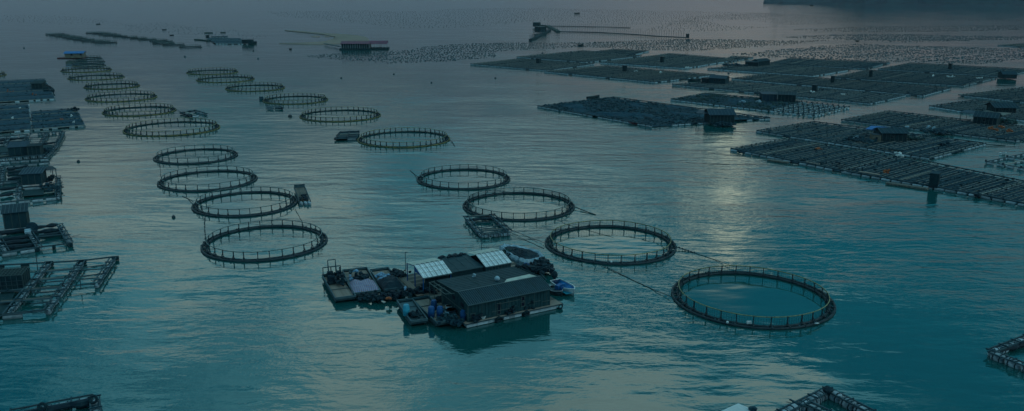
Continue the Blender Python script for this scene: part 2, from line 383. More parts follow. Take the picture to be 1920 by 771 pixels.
ring_pen('HH', 'yellowish round net pen, third from the far end of the right row', 38, 'y')
ring_pen('I', 'yellowish round net pen, second from the far end of the right row', 38, 'y')
ring_pen('J', 'yellowish round net pen at the far end of the right row', 38, 'y')
ring_pen('L1', 'nearest round net pen of the left row, black pipes', 30)
ring_pen('L2', 'black round net pen with a small flat barge at its right rim', 28)
ring_pen('L3', 'black round net pen, third from the near end of the left row', 26)
ring_pen('L4', 'smaller black round net pen, fourth from the near end of the left row', 24)
ring_pen('L5', 'large yellowish round net pen, fifth from the near end of the left row', 42, 'y')
ring_pen('L6', 'yellowish round net pen roped to a tiny square frame at its right', 38, 'y')
ring_pen('L7', 'yellowish round net pen, seventh from the near end of the left row', 38, 'y')
ring_pen('L8', 'yellowish round net pen, eighth from the near end of the left row', 34, 'y')
ring_pen('L9', 'yellowish round net pen, ninth from the near end of the left row', 34, 'y')
ring_pen('L10', 'yellowish round net pen, fourth in front of the blue roofed houseboat', 34, 'y')
ring_pen('L11', 'thin far round net pen, third in front of the blue roofed houseboat', 22, 'b', sep=False, low=True)
ring_pen('L12', 'thin far round net pen, second in front of the blue roofed houseboat', 22, 'b', sep=False, low=True)
ring_pen('L13', 'thin far round net pen right beside the blue roofed houseboat', 20, 'b', sep=False, low=True)
ring_pen('K', 'round net pen cut off by the left edge of the picture', 30, 'y', sep=False, low=True)
def far_rings(rows, which):
    n = len(rows); words = ['first', 'second', 'third', 'fourth', 'fifth', 'sixth', 'seventh', 'eighth', 'ninth', 'tenth', 'eleventh', 'twelfth', 'thirteenth']
    for i, (cu, cv, wd) in enumerate(rows):
        u, v = 60 + cu / 4.364, 40 + cv / 4.364; wpx = wd / 4.364
        p = P(u, v + .6); R = wpx / 2 / FPX * (p - EYE).dot(F_)
        ring_pen((p.x, p.y, R), 'tiny far round net pen, %s from the left in the %s far row' % (words[i], which), 22, 'b', sep=False, low=True, group='far rows of small net pens')
far_rings([(190, 107, 150), (225, 115, 155), (275, 124, 160), (330, 132, 160), (365, 141, 165), (425, 152, 170), (495, 162, 175), (560, 167, 160), (605, 176, 180)], 'left hand')
far_rings([(520, 96, 150), (570, 100, 150), (620, 108, 150), (655, 116, 150), (720, 124, 120), (800, 131, 130), (870, 140, 140), (945, 150, 150), (1035, 158, 150), (1070, 170, 170), (1078, 182, 180), (1160, 194, 180), (1297, 211, 183)], 'right hand')
# small fittings on the near rings
for key, u, v, nm, ml, lab in [('A', 1404.5, 605, 'crate', 'white', 'small white box lying on the near rim of the nearest round pen'), ('A', 1364, 604.5, 'float', 'white', 'small round white float on the near left rim of the nearest pen'),
                               ('B', 1146, 491, 'float', 'white', 'small white float on the near rim of the second pen'), ('A', 1531.5, 606.5, 'bottle', 'white', 'pale bottle lying on the right rim of the nearest pen')]:
    p = P(u, v, .35); b = MB()
    if nm == 'crate':
        b.box(p, (.5, .2, .26), .1); b.box(p + Vector((0, 0, .16)), (.46, .16, .05), .1)
    elif nm == 'float': b.ball(p, .15, 8, 5)
    else: b.tube([p - Vector((.2, .05, 0)), p + Vector((.1, .03, 0)), p + Vector((.16, .04, 0)), p + Vector((.26, .06, 0))], [.08, .08, .04, .03], 8)
    tag(b.build('float_buoy' if nm == 'float' else nm, MT[ml], origin=p, smooth=nm != 'crate'), lab, 'float' if nm != 'crate' else 'box')
# ------------------------------------------------------------------ ropes
def rope(pts, label, r=.05, beads=False):
    ps = [P(u, v, z) for u, v, z in pts]; q = []
    for i in range(len(ps) - 1):
        for k in range(6):
            t = k / 6; c = ps[i].lerp(ps[i + 1], t); c.z -= .0 * t; q.append(c + Vector((random.uniform(-.05, .05), random.uniform(-.05, .05), 0)))
    q.append(ps[-1])
    b = MB().tube(q, r, 5); o = b.build('mooring_rope', MT['rope'], origin=ps[0]); tag(o, label, 'rope', 'mooring ropes')
    if beads:
        bb = MB()
        for c in q[::2]: bb.ball(c, r * 2.2, 5, 4)
        bb.build('rope_float', MT['gear'], o)
rope([(1128, 497, .1), (1180, 522, .03), (1225, 543, .05), (1258, 556, .3)], 'thick rope running from the second round pen to the nearest one', .042)
rope([(1268, 463, .3), (1285, 468.5, .12), (1302, 474, .03)], 'knotted rope leaving the right rim of the second round pen', .06, True)
rope([(1302, 474, .03), (1340, 487, .02), (1376, 500, .3)], 'thin rope reaching the far rim of the nearest round pen', .035)
rope([(1078, 388, .3), (1095, 395, .15), (1117, 403, .02)], 'tapering rope leaving the right rim of the third round pen', .08)
rope([(956, 430, .3), (990, 444, .03), (1022, 456, .25)], 'rope from the square wooden frame to the second round pen', .035)
rope([(955, 434, .2), (985, 450, .03), (1020, 466, .03)], 'lower slack rope from the square wooden frame toward the second pen', .03)
rope([(384, 405, .2), (384, 425, .03), (384.5, 448, .3)], 'beaded rope between the two nearest pens of the left row', .05, True)
rope([(552, 389, .2), (559, 403, .03), (566, 415, .03)], 'slanting rope below the right rim of the second left pen', .035)
rope([(342, 368, .03), (351, 372, .03), (362, 378, .3)], 'short rope at the left rim of the second left pen', .06)
rope([(844, 262, .3), (849, 268, .05), (853, 275, .02)], 'short rope at the right rim of the yellowish pen beside the plank raft', .07)
rope([(769, 320, .03), (776, 326, .03), (784, 332, .3)], 'short rope at the left rim of the pen with pale calm water', .06)
rope([(331, 205, .3), (337, 209, .1), (343, 213, .1)], 'rope between a yellowish pen and the tiny square frame', .05)
rope([(300, 307, .2), (301, 322, .03), (302, 336, .3)], 'thin rope between the third and fourth pens of the left row', .04)
rope([(1040, 408, .1), (1060, 420, .03), (1150, 445, .03)], 'faint rope crossing behind the second round pen', .02)
rope([(1845, 271, .3), (1865, 272, .1), (1885, 273.5, .05)], 'pole sticking out from the corner of the raft with the blue tarp', .08)
# ------------------------------------------------------------------ buoy fields (long lines of small floats)
def inpoly(x, y, poly):
    c = False; j = len(poly) - 1
    for i in range(len(poly)):
        if (poly[i][1] > y) != (poly[j][1] > y) and x < (poly[j][0] - poly[i][0]) * (y - poly[i][1]) / (poly[j][1] - poly[i][1]) + poly[i][0]: c = not c
        j = i
    return c
FIELDS = [
    (dict(sx=1.55, sy=5.0, ang=24, r=.50), 'the near field of buoys behind the rafts', [(560, 105.5), (640, 99), (720, 96), (778, 93), (781, 89), (850, 83), (900, 80.5), (1000, 80), (1100, 79.5), (1200, 75.5), (1290, 73), (1400, 74), (1470, 76), (1560, 75), (1470, 84), (1440, 86), (1380, 90), (1300, 95), (1200, 93), (1100, 88.5), (1000, 92), (930, 97), (929, 107), (896, 110), (826, 117), (737, 119), (640, 112), (600, 109)]),
    (dict(sx=1.55, sy=5.0, ang=35, r=.56), 'the wide field of buoys at the upper right', [(1367, 101.5), (1440, 95), (1540, 86), (1615, 82), (1690, 85.5), (1815, 88.5), (1925, 92.5), (1925, 109), (1840, 121), (1690, 116), (1640, 115), (1540, 110.5), (1440, 107.5)]),
    (dict(sx=1.9, sy=6.5, ang=18, r=.66), 'the narrow dark band of buoys at the upper right', [(1465, 69.8), (1565, 65), (1665, 63.5), (1790, 66), (1925, 69), (1925, 73), (1715, 79.5), (1615, 75.5), (1515, 72)]),
    (dict(sx=2.6, sy=10, ang=10, r=.62), 'the far faint band of buoys below the island reflection', [(1472, 56), (1590, 51), (1690, 49), (1925, 47), (1925, 56), (1690, 61), (1590, 59.5)]),
    (dict(sx=4.0, sy=22, ang=6, r=.50), 'the faintest lines of buoys far out', [(500, 22), (900, 16), (1000, 15), (1440, 24), (1500, 30), (1400, 34), (1300, 45), (1180, 46), (1010, 40), (850, 52), (760, 54), (700, 46), (620, 40), (520, 30)]),
    (dict(sx=3.6, sy=16, ang=12, r=.42), 'the thin scatter of buoys behind the far sheds', [(230, 48), (300, 42), (360, 50), (440, 55), (500, 68), (470, 74), (390, 66), (320, 62), (240, 60)]),
    (dict(sx=4.6, sy=22, ang=12, r=.42), 'the faint scatter of buoys at the far left', [(0, 28), (110, 29), (200, 38), (260, 50), (130, 46), (0, 42)]),
    (dict(sx=3.4, sy=16, ang=8, r=.52), 'the faint lines of buoys below the island', [(1300, 30), (1480, 22), (1700, 27), (1925, 36), (1925, 40), (1700, 38), (1500, 46), (1380, 56), (1320, 60), (1200, 58)]),
]
bm_ = MB().ball((0, 0, 0), 1, 6, 4, .42); buoy_me = bm_.mesh('buoy', MT['buoy'], None, True)
allb = []
for fi, (pr, where, poly) in enumerate(FIELDS):
    g = [P(u, v) for u, v in poly]; a = R_(pr['ang']); ca, sa = math.cos(a), math.sin(a)
    loc = [(p.x * ca + p.y * sa, -p.x * sa + p.y * ca) for p in g]
    x0, x1 = min(p[0] for p in loc), max(p[0] for p in loc); y0, y1 = min(p[1] for p in loc), max(p[1] for p in loc)
    gp = [(p.x, p.y) for p in g]; y = y0
    while y < y1:
        x = x0 + random.random() * pr['sx']; wv = random.random() * 6; drop = random.random() * .12
        while x < x1:
            x += pr['sx'] * random.uniform(.6, 1.45)
            yy = y + math.sin(x * .05 + wv) * 1.2 + random.uniform(-.9, .9)
            X, Y = x * ca - yy * sa, x * sa + yy * ca
            dn = noise.noise(Vector((X * .01, Y * .004, fi)))
            if inpoly(X, Y, gp) and random.random() > .10 + drop and dn > -.45:
                allb.append((math.hypot(X, Y), X, Y, pr['r'] * random.uniform(.7, 1.25), fi))
        y += pr['sy'] * random.uniform(.8, 1.2)
near = sorted([q for q in allb if q[4] < 2], key=lambda q: q[0] / q[3])
ns_ = 0; ind = near[:300]; rest = near[300:] + [q for q in allb if q[4] >= 2]
for d, X, Y, r, fi in ind:
    o = bpy.data.objects.new('buoy', buoy_me); COL.objects.link(o); o.location = (X, Y, 0); o.scale = (r, r, r); o.rotation_euler = (0, 0, random.random() * 6)
    tag(o, 'small dark buoy in ' + FIELDS[fi][1], 'buoy', 'buoys of ' + FIELDS[fi][1])
for fi, (pr, where, poly) in enumerate(FIELDS):
    b = MB()
    for d, X, Y, r, k in rest:
        if k == fi: b.ball((X, Y, 0), r, 5, 3, .42)
    if b.v:
        o = b.build('buoys', MT['buoy']); tag(o, 'dark dots of buoys making up ' + where, 'buoys', None, 'stuff')
for (u, v, r, lab) in [(147, 303.5, .32, 'lone dark buoy between the left rafts and the fourth left pen'), (325.5, 408, .3, 'lone dark buoy left of the nearest left pen'), (640, 147, .4, 'lone buoy in open water right of the third far pen'), (738.5, 139.5, .4, 'lone buoy in open water below the field of buoys'),
                       (809, 155.5, .35, 'lone buoy in open water left of the tip of the shaggy raft'), (929, 147, .4, 'lone buoy below the left tip of the first brown raft'), (544, 219, .6, 'dark block shaped float below the pen with the string of floats'), (45, 90.5, .5, 'lone buoy far left of the blue roofed houseboat'),
                       (347, 107, .6, 'lone buoy in open water right of the blue roofed houseboat'), (475, 96, .5, 'upper lone buoy below the far sheds'), (484, 110.5, .5, 'lower lone buoy below the far sheds'), (1017, 100, .5, 'lone buoy behind the left brown rafts'), (1366, 138.5, .5, 'lone buoy in the channel between the brown rafts')]:
    p = P(u, v); b = MB().ball(p + Vector((0, 0, .1)), r, 8, 5, .85); b.tube([p + Vector((0, 0, .1)), p + Vector((0, 0, r + .15))], .05, 5)
    tag(b.build('buoy', MT['buoy'], origin=p), lab, 'buoy')
# ------------------------------------------------------------------ shared small pieces
def float_mesh(m, L=1.0, r=.3, n=8, ribs=True):
    b = MB()
    if ribs: b.tube([(-L / 2, 0, 0), (-L / 2 + .06, 0, 0), (-L * .2, 0, 0), (L * .2, 0, 0), (L / 2 - .06, 0, 0), (L / 2, 0, 0)], [r * .7, r, r * 1.04, r * 1.04, r, r * .7], n)
    else: b.tube([(-L / 2, 0, 0), (L / 2, 0, 0)], r, n)
    return smoothm(b.mesh('float', m))
FM = float_mesh(MT['foam']); WM = float_mesh(MT['wrap'], 1.0, .5, 9)
def strap_me():
    b = MB().tube([(-.04, 0, 0), (.04, 0, 0)], .56, 9); return b.mesh('strap', MT['strap'])
SM = strap_me()
ubox = MB().box((0, 0, 0), (1, 1, 1))
UB = {k: ubox.mesh('beam', MT[k]) for k in MT}
def bpiece(name, k, parent, p, q, wd, ht, label=None):   # box piece from p to q
    p = Vector(p); q = Vector(q); d = q - p; L = max(d.length, .01)
    return piece(name, UB[k], parent, (p + q) / 2, (0, -math.asin(max(-1, min(1, d.z / L))), math.atan2(d.y, d.x)), (L, wd, ht), label)
def lerp4(c, s, t): return c[0].lerp(c[1], s).lerp(c[3].lerp(c[2], s), t)     # c = L, B, R, T ; s along L-B, t along L-T
# ------------------------------------------------------------------ big cage rafts
def raft(label, L, T, R, B, cell=2.2, walk=9.0, single=False, shag=0.0, open_=0.0, group='large cage rafts', floats=True, z=.38, lumps=.02, weedm='gear'):
    c = [P(*L, .2), P(*B, .2), P(*R, .2), P(*T, .2)]
    ctr = (c[0] + c[1] + c[2] + c[3]) / 4; ctr.z = 0
    o = thing('cage_raft', label, 'raft', ctr, group)
    LB = ((c[1] - c[0]).length + (c[2] - c[3]).length) / 2; LT = ((c[3] - c[0]).length + (c[2] - c[1]).length) / 2
    ns, nt_ = max(2, round(LB / cell)), max(2, round(LT / cell))
    def pt(s, t, h): q = lerp4(c, s, t); q.z = h; return q
    # netting floor seen between the beams
    if open_ < .9:
        b = MB(); k = 2; gs, gt = ns * k, nt_ * k; idx = {}
        for j in range(gt + 1):
            for i in range(gs + 1):
                q = pt(i / gs, j / gt, 0); hh = .10 + (.16 * random.random() if 0 < i < gs and 0 < j < gt else 0) + shag * max(0, noise.noise(q * .12) + .15) * 1.5 * random.uniform(.4, 1.2)
                q.z = hh; idx[i, j] = len(b.v); b.v.append(tuple(q))
        for j in range(gt):
            for i in range(gs):
                if open_ and random.random() < open_: continue
                b.f.append((idx[i, j], idx[i + 1, j], idx[i + 1, j + 1], idx[i, j + 1]))
        b.build('cage_netting', MT['raft'], o)
    b = MB()
    for i in range(ns + 1):
        if shag and random.random() < .35: continue
        b.bar(pt(i / ns, random.uniform(-.006, .006), z + random.uniform(-.03, .05)), pt(i / ns, 1 + random.uniform(-.01, .012), z + random.uniform(-.03, .05)), .16, .14)
    for j in range(nt_ + 1):
        b.bar(pt(0, j / nt_, z + .1), pt(1, j / nt_, z + .1), .14, .12)
    stuff(b.build('beams', MT['beam'], o))
    # pegs: posts, net ties and knots standing on the crossings, thicker along the rim
    b = MB()
    for i in range(ns + 1):
        for j in range(nt_ + 1):
            rim = i in (0, ns) or j in (0, nt_)
            if rim or random.random() < .35:
                q = pt(min(1, max(0, i / ns + random.uniform(-.2, .2) / ns)), j / nt_, z + .1); s = random.uniform(.14, .28) * (1.2 if rim else 1)
                b.box(q, (s, s, random.uniform(.25, .55)), random.random() * 3)
    for _ in range(int(ns * nt_ * lumps * 10)):
        q = pt(random.random(), random.random(), z + .15); b.ball(q, random.uniform(.2, .55), 5, 3, .55, .4)
    if shag:
        for _ in range(int(LB * LT * .30)):
            s_, t_ = random.random(), random.random()
            if noise.noise(pt(s_, t_, 0) * .05 + Vector((9, 1, 1))) > -.12 or min(s_, t_, 1 - s_, 1 - t_) < .06:
                q = pt(s_, t_, .3); b.ball(q, random.uniform(.3, .8), 6, 3, .8, .4) if random.random() < .6 else b.box(q, (random.uniform(.5, 1.8), random.uniform(.2, .5), random.uniform(.5, 1.0)), random.random() * 3)
    stuff(b.build('ties_and_bundles', MT[weedm], o))
    if not shag:
        b = MB(); nl = int(LB / 1.0)
        for i in range(nl):
            s_ = (i + .5) / nl + random.uniform(-.2, .2) / nl
            if random.random() < .8: t0, t1 = sorted((random.uniform(0, .15) if random.random() < .4 else 0, random.uniform(.8, 1) if random.random() < .4 else 1)); b.bar(pt(s_, t0, z + .16), pt(s_, t1, z + .16), .07, .05)
        stuff(b.build('culture_lines', MT['beaml'], o))
    # plank walkways
    nw = max(2, round(LB / walk))
    for i in range(nw + 1):
        if shag and i % 2: continue
        s_ = min(1, max(0, (i + random.uniform(-.3, .3) * (0 < i < nw)) / nw)); bpiece('walkway', 'beaml' if random.random() < .4 else 'beam', o, pt(s_, 0, z + .2), pt(min(1, max(0, s_ + random.uniform(-.006, .006))), random.choice((1, 1, .7, .9)), z + .2), .17, .06)
    for j in (0, 1): bpiece('walkway', 'beam', o, pt(0, j, z + .2), pt(1, j, z + .2), .4, .08)
    # floats carried under the rim
    if floats:
        b = MB(); edges = [((0, 0), (1, 0)), ((1, 0), (1, 1)), ((0, 0), (0, 1))]
        for e, (p0, p1) in enumerate(edges):
            a0, a1 = pt(*p0, .12), pt(*p1, .12); n = int((a1 - a0).length / 1.9)
            rz = math.atan2((a1 - a0).y, (a1 - a0).x)
            for i in range(n):
                if random.random() < (.07 if e == 0 else .2 + .2 * (e == 2)): continue
                q = a0.lerp(a1, (i + .5) / n)
                out = (q - ctr).normalized() * .12; q = q + Vector((out.x, out.y, random.uniform(-.03, .05)))
                if single and e < 2: piece('float', FM, o, q, (0, 0, rz + random.uniform(-.04, .04)), (1.72 * random.uniform(.85, 1.04), .8, .8))
                else: b.tube([q - Vector((math.cos(rz), math.sin(rz), 0)) * .82, q + Vector((math.cos(rz), math.sin(rz), 0)) * .82], .24, 6)
            if e < 2:
                for _ in range(max(1, int(n / 7))):          # dark old tyres and bundles hung over the rim
                    q = a0.lerp(a1, random.random()); q.z = .35
                    pass
        if b.v: stuff(b.build('floats', MT['foam'], o))
    return o, pt
def open_raft(label, L, T, R, B, ns, nt_, group='large cage rafts', z=.38):
    c = [P(*L, .2), P(*B, .2), P(*R, .2), P(*T, .2)]; ctr = (c[0] + c[1] + c[2] + c[3]) / 4; ctr.z = 0
    o = thing('cage_raft', label, 'raft', ctr, group)
    def pt(s, t, h): q = lerp4(c, s, t); q.z = h; return q
    for i in range(ns + 1): bpiece('beam', 'beaml' if i % 2 else 'beam', o, pt(i / ns, 0, z), pt(i / ns, 1, z), .3, .14)
    for j in range(nt_ + 1): bpiece('beam', 'beam', o, pt(0, j / nt_, z + .13), pt(1, j / nt_, z + .13), .3, .12)
    b = MB()
    for i in range(ns + 1):
        a0, a1 = pt(i / ns, 0, .1), pt(i / ns, 1, .1); n = int((a1 - a0).length / 2.2)
        d = (a1 - a0).normalized()
        for k in range(n):
            if random.random() < .2: continue
            q = a0.lerp(a1, (k + .5) / n); b.tube([q - d * .6, q + d * .6], .3, 6)
    for j in range(nt_ + 1):
        a0, a1 = pt(0, j / nt_, .1), pt(1, j / nt_, .1); n = int((a1 - a0).length / 2.0); d = (a1 - a0).normalized()
        for k in range(n):
            if random.random() < .12: continue
            q = a0.lerp(a1, (k + .5) / n); b.tube([q - d * .6, q + d * .6], .32, 6)
    stuff(b.build('floats', MT['foam'], o)); b = MB()
    for i in range(ns + 1):
        for j in range(nt_ + 1):
            if random.random() < .8: b.box(pt(i / ns, j / nt_, z + .2), (.3, .3, .5), random.random())
    stuff(b.build('ties_and_bundles', MT['gear'], o))
    return o, pt
# ------------------------------------------------------------------ huts
def hut(name, label, cat, fl, fr, depth, hw, hr, walls='wall', roof='roofd', zb=.5, style='gable', openings=(), over=.25, posts=False, group=None, ribs=True, deckm=None, rot=None, blen=None, ribgap=.8):
    """fl, fr: photo pixels of the near bottom corners; depth: how far back it goes; hw wall height; hr ridge height above the wall"""
    a = P(*fl, zb); b_ = P(*fr, zb)
    ex = (b_ - a); W = ex.length; ex.normalize(); ey = Vector((-ex.y, ex.x, 0))
    if rot is not None:
        an = math.atan2(ex.y, ex.x) + R_(rot); m = (a + b_) / 2; ex = Vector((math.cos(an), math.sin(an), 0)); ey = Vector((-ex.y, ex.x, 0)); a = m - ex * W / 2
    def q(x, y, z): return a + ex * x + ey * y + Vector((0, 0, z))
    o = thing(name, label, cat, a, group)
    rz = math.atan2(ex.y, ex.x); D = depth
    if not posts:
        for (x0, y0, x1, y1) in ((0, 0, W, 0), (W, 0, W, D), (W, D, 0, D), (0, D, 0, 0)):
            bb = MB(); p0, p1 = q(x0, y0, hw / 2), q(x1, y1, hw / 2); bb.bar(p0, p1, .08, hw)
            if style == 'gable' and x0 == x1:
                t = hr; bb.add([q(x0 - .04, 0, hw), q(x0 - .04, D, hw), q(x0 - .04, D / 2, hw + t), q(x0 + .04, 0, hw), q(x0 + .04, D, hw), q(x0 + .04, D / 2, hw + t)], [(0, 1, 2), (5, 4, 3), (0, 2, 5, 3), (1, 4, 5, 2), (0, 3, 4, 1)])
            bb.build('wall', MT[walls], o)
        n = max(3, int(W / .9))
        if W / n * FPX / (a - EYE).length > 5:
            for i in range(n + 1): bpiece('batten', 'batten', o, q(W * i / n, -.06, 0), q(W * i / n, -.06, hw), .05, .06)
            n2 = max(2, int(D / .9))
            for i in range(n2 + 1):
                for xx in (-.06, W + .06): bpiece('batten', 'batten', o, q(xx, D * i / n2, 0), q(xx, D * i / n2, hw), .05, .06)
    else:
        n = max(2, int(W / 2.6) + 1)
        for i in range(n):
            for y in (0, D): bpiece('post', posts, o, q(W * i / (n - 1), y, -.1), q(W * i / (n - 1), y, hw), .10, .10)
    for (x, z, w_, h_) in openings:
        bb = MB(); bb.box(q(x, -.05, z), (w_, .06, h_), rz); f = bb.build('window' if z > .9 else 'door', MT['dark'], o)
        b2 = MB()
        for sx, sz, ww, hh in ((0, h_ / 2, w_ + .12, .07), (0, -h_ / 2, w_ + .12, .07), (-w_ / 2, 0, .07, h_), (w_ / 2, 0, .07, h_)): b2.box(q(x + sx, -.09, z + sz), (ww, .05, hh), rz)
        b2.build('frame', MT['batten'], f)
    bb = MB(); th = Vector((0, 0, .07))
    def slope(p):
        bb.add([Vector(k) for k in p] + [Vector(k) + th for k in p], [(3, 2, 1, 0), (4, 5, 6, 7), (0, 1, 5, 4), (1, 2, 6, 5), (2, 3, 7, 6), (3, 0, 4, 7)])
    ribl = []
    if style == 'gable':
        sl = hr / (D / 2); e = -over * sl
        slope([q(-over, -over, hw + e), q(W + over, -over, hw + e), q(W + over, D / 2, hw + hr), q(-over, D / 2, hw + hr)])
        slope([q(-over, D / 2, hw + hr), q(W + over, D / 2, hw + hr), q(W + over, D + over, hw + e), q(-over, D + over, hw + e)])
        ribl = [(-over, hw + e, D / 2, hw + hr)]
    elif style == 'mono':
        slope([q(-over, -over, hw), q(W + over, -over, hw), q(W + over, D + over, hw + hr), q(-over, D + over, hw + hr)]); ribl = [(-over, hw, D + over, hw + hr)]
    else: slope([q(-over, -over, hw), q(W + over, -over, hw), q(W + over, D + over, hw), q(-over, D + over, hw)])
    rf = bb.build('roof', MT[roof], o)
    if ribs and ribl and W * FPX / (a - EYE).length > 28:
        n = int((W + 2 * over) / ribgap)
        for i in range(n + 1):
            x = -over + (W + 2 * over) * i / n
            for (y0, z0, y1, z1) in ribl:
                bpiece('rib', 'roofr' if roof != 'roofw' else 'roofc', rf, q(x, y0, z0 + .11), q(x, y1, z1 + .11), .05, .06)
    return o, q
def lumps(name, label, cat, pts, m, spread=.6, n=14, r=(.2, .45), z=.5, boxes=.4, group=None):
    ctr = P(*pts[0], z); b = MB()
    for _ in range(n):
        k = random.random() * (len(pts) - 1); i = int(k); a = P(*pts[i], z).lerp(P(*pts[min(i + 1, len(pts) - 1)], z), k - i) if len(pts) > 1 else ctr.copy()
        a += Vector((random.gauss(0, spread), random.gauss(0, spread), abs(random.gauss(0, .25))))
        s = random.uniform(*r)
        if random.random() < boxes: b.box(a, (s * 1.6, s * 1.2, s * 1.3), random.random() * 3, random.uniform(-.2, .2))
        else: b.ball(a, s, 7, 5, .7, .3)
    o = b.build(name, MT[m], origin=ctr, smooth=False); tag(o, label, cat, group); return o
# ------------------------------------------------------------------ the rafts on the right
def line(o, pt, n, m='beaml'):                           # extra pale joint line across a raft
    pass
raft('leftmost of the far brown rafts, with one small dark hut on it', (882.5, 121), (975, 111), (1113, 121), (1025, 133), 2.6)
raft('farthest left brown raft, behind the leftmost one', (969, 107.5), (1093, 95.5), (1203, 105.5), (1098, 117.5), 2.8)
raft('slim brown raft joined behind the farthest left raft', (1112, 98), (1150, 93), (1217, 96), (1190, 103), 2.8)
raft('brown raft with a dark post hut near its middle, far row', (1126, 118.5), (1255, 101), (1385, 112), (1284, 128.5), 2.6)
raft('small brown raft joined to the right tip of the second far raft', (1358, 112), (1373, 106), (1412, 108.5), (1368, 116.5), 2.8)
raft('long brown raft right of the leftmost one, with a dark square hut', (1021, 135), (1133, 124.5), (1340, 141.5), (1227, 155), 2.4)
raft('long raft with a big grey shed on its far left corner', (1261, 159.5), (1352, 152), (1697, 180), (1630, 195.5), 2.4)
raft('long raft between two channels with a dark post hut on its far edge', (1372.5, 148.5), (1435, 139.5), (1783, 166), (1730, 180.5), 2.4)
raft('raft with a long low dark shed along its far edge', (1327.5, 129.5), (1425, 118.5), (1595, 131.5), (1524, 143.5), 2.6)
raft('farthest raft directly in front of the wide field of buoys', (1440, 119.5), (1482, 109.5), (1668, 118), (1623, 129.5), 2.7)
raft('raft with white bags along its far side, right of centre', (1559, 146), (1627, 132.5), (1867, 146.5), (1806, 162), 2.5)
raft('far right raft with a dark round shed at its right tip', (1647, 130.5), (1707, 119), (1935, 131), (1885, 144.5), 2.6)
raft('slim distant raft at the right edge inside the field of buoys', (1871, 85.5), (1925, 82), (2000, 87), (1950, 91.5), 3.0)
raft('raft running off the right edge below the dark round shed', (1797.5, 179.5), (1935, 163), (2100, 181), (1975, 198), 2.4)
raft('raft on the right edge with a peaked hut', (1743, 200.5), (1830, 188.5), (2040, 213), (1950, 232), 2.3)
raft('broad raft with orange bundles and a long open shed', (1578, 226.5), (1665, 210), (1995, 247), (1903, 265.5), 2.2)
raft('raft with a blue tarp roof and heaps of gear around its shed', (1418.5, 247), (1525, 230), (1848, 271), (1742, 298.5), 2.0, 6.5, single=True, lumps=.05)
raft('nearest long raft, left section with a round orange bundle', (1371, 281), (1478, 262), (1681, 294), (1578, 322), 1.9, 6.0, single=True)
raft('nearest long raft, middle section with the tall dark hut on its near edge', (1580, 322.5), (1683, 294.2), (1921, 343), (1836, 368), 1.9, 6.0, single=True)
raft('nearest long raft, last section cut off by the right edge', (1838, 368.4), (1923, 343.2), (2090, 372), (2010, 402), 1.9, 6.0, single=True)
raft('shaggy weed covered raft with a dark house at its right end', (1008.5, 200.5), (1148.5, 183.5), (1443, 223), (1222, 237.5), 2.3, 12, shag=.7, weedm='gear')
raft('weed covered raft with a blue tarp shed, behind the shaggy one', (1257.5, 187.5), (1322, 176.5), (1500, 192), (1440, 208.5), 2.2, 12, shag=.5, weedm='weed')
open_raft('raft of empty square cells, right of the blue tarp shed', (1441, 208.5), (1503, 192.5), (1592, 202.5), (1526, 218.5), 9, 7)
open_raft('open beam raft with large cells at the right edge', (1848, 305), (1962, 281), (2090, 303), (1985, 330), 4, 3)
# huts and gear standing on them
hut('hut', 'small dark hut on the leftmost far raft', 'hut', (1005, 119), (1010.5, 119.3), 2.0, 2.2, .0, 'walld', 'roofd', .5, 'flat', ribs=False)
hut('hut', 'dark square hut on the long brown raft right of the leftmost one', 'hut', (1167, 134), (1173, 134.3), 2, 2.4, 0, 'walld', 'roofd', .5, 'flat', ribs=False)
hut('hut', 'dark post hut in the middle of the second far raft', 'hut', (1237.5, 117), (1242, 117.3), 1.8, 2.6, 0, 'walld', 'roofd', .5, 'flat', ribs=False)
hut('hut', 'dark square hut on the near edge of the long raft behind the white bags', 'hut', (1557, 155), (1564, 155.3), 2, 2.4, 0, 'walld', 'roofd', .5, 'flat', ribs=False)
hut('hut', 'dark square hut beside the pale sack on the long raft', 'hut', (1522, 171.5), (1529, 172), 2, 2.2, 0, 'walld', 'roofd', .5, 'flat', ribs=False)
hut('hut', 'slim dark hut on the raft with white bags', 'hut', (1629, 144), (1634, 144.3), 1.8, 2.6, 0, 'walld', 'roofd', .5, 'flat', ribs=False)
hut('hut', 'slim dark hut on the far right raft', 'hut', (1777.5, 129.5), (1782, 129.8), 1.8, 2.4, 0, 'walld', 'roofd', .5, 'flat', ribs=False)
hut('shed', 'big grey shed on the far left corner of the long raft', 'shed', (1329, 156), (1359, 158), 4.5, 2.0, .9, 'wall', 'roofb', .5, openings=[(2.2, 1.2, .7, .6), (4.0, 1.2, .7, .6)])
hut('shed', 'small dark shed touching the big grey one on its left', 'shed', (1315, 155), (1327.5, 156), 3.5, 1.7, 0, 'walld', 'roofd', .5, 'flat')
hut('shed', 'long low dark shed along the far edge of its raft', 'shed', (1397, 124), (1421, 125), 4, 1.9, .5, 'walld', 'roofd', .4)
hut('shed', 'rounded dark shed at the right end of the long low one', 'shed', (1422, 124.5), (1443, 122.5), 4, 2.2, .9, 'walld', 'roofd', .4)
lumps('gear_heap', 'heap of gear left of the long low dark shed', 'gear', [(1360, 122), (1395, 124)], 'gear', 1.0, 30, (.4, .9))
hut('shed', 'dark round shed floating at the tip of the far right raft', 'shed', (1880, 147.5), (1906, 148), 5, 1.7, 1.1, 'walld', 'roofd', .3)
hut('house', 'peaked dark hut on the raft at the right edge', 'hut', (1866, 211.5), (1904, 212), 5, 1.7, 1.0, 'walld', 'roofd', .4, over=.7, openings=[(1.8, 1.0, .6, .5), (4.2, 1.0, .6, .5)])
p_ = [P(1828, 212.5, .6), P(1850, 206.5, .6), P(1896, 212, .6), P(1884, 215.5, .6)]
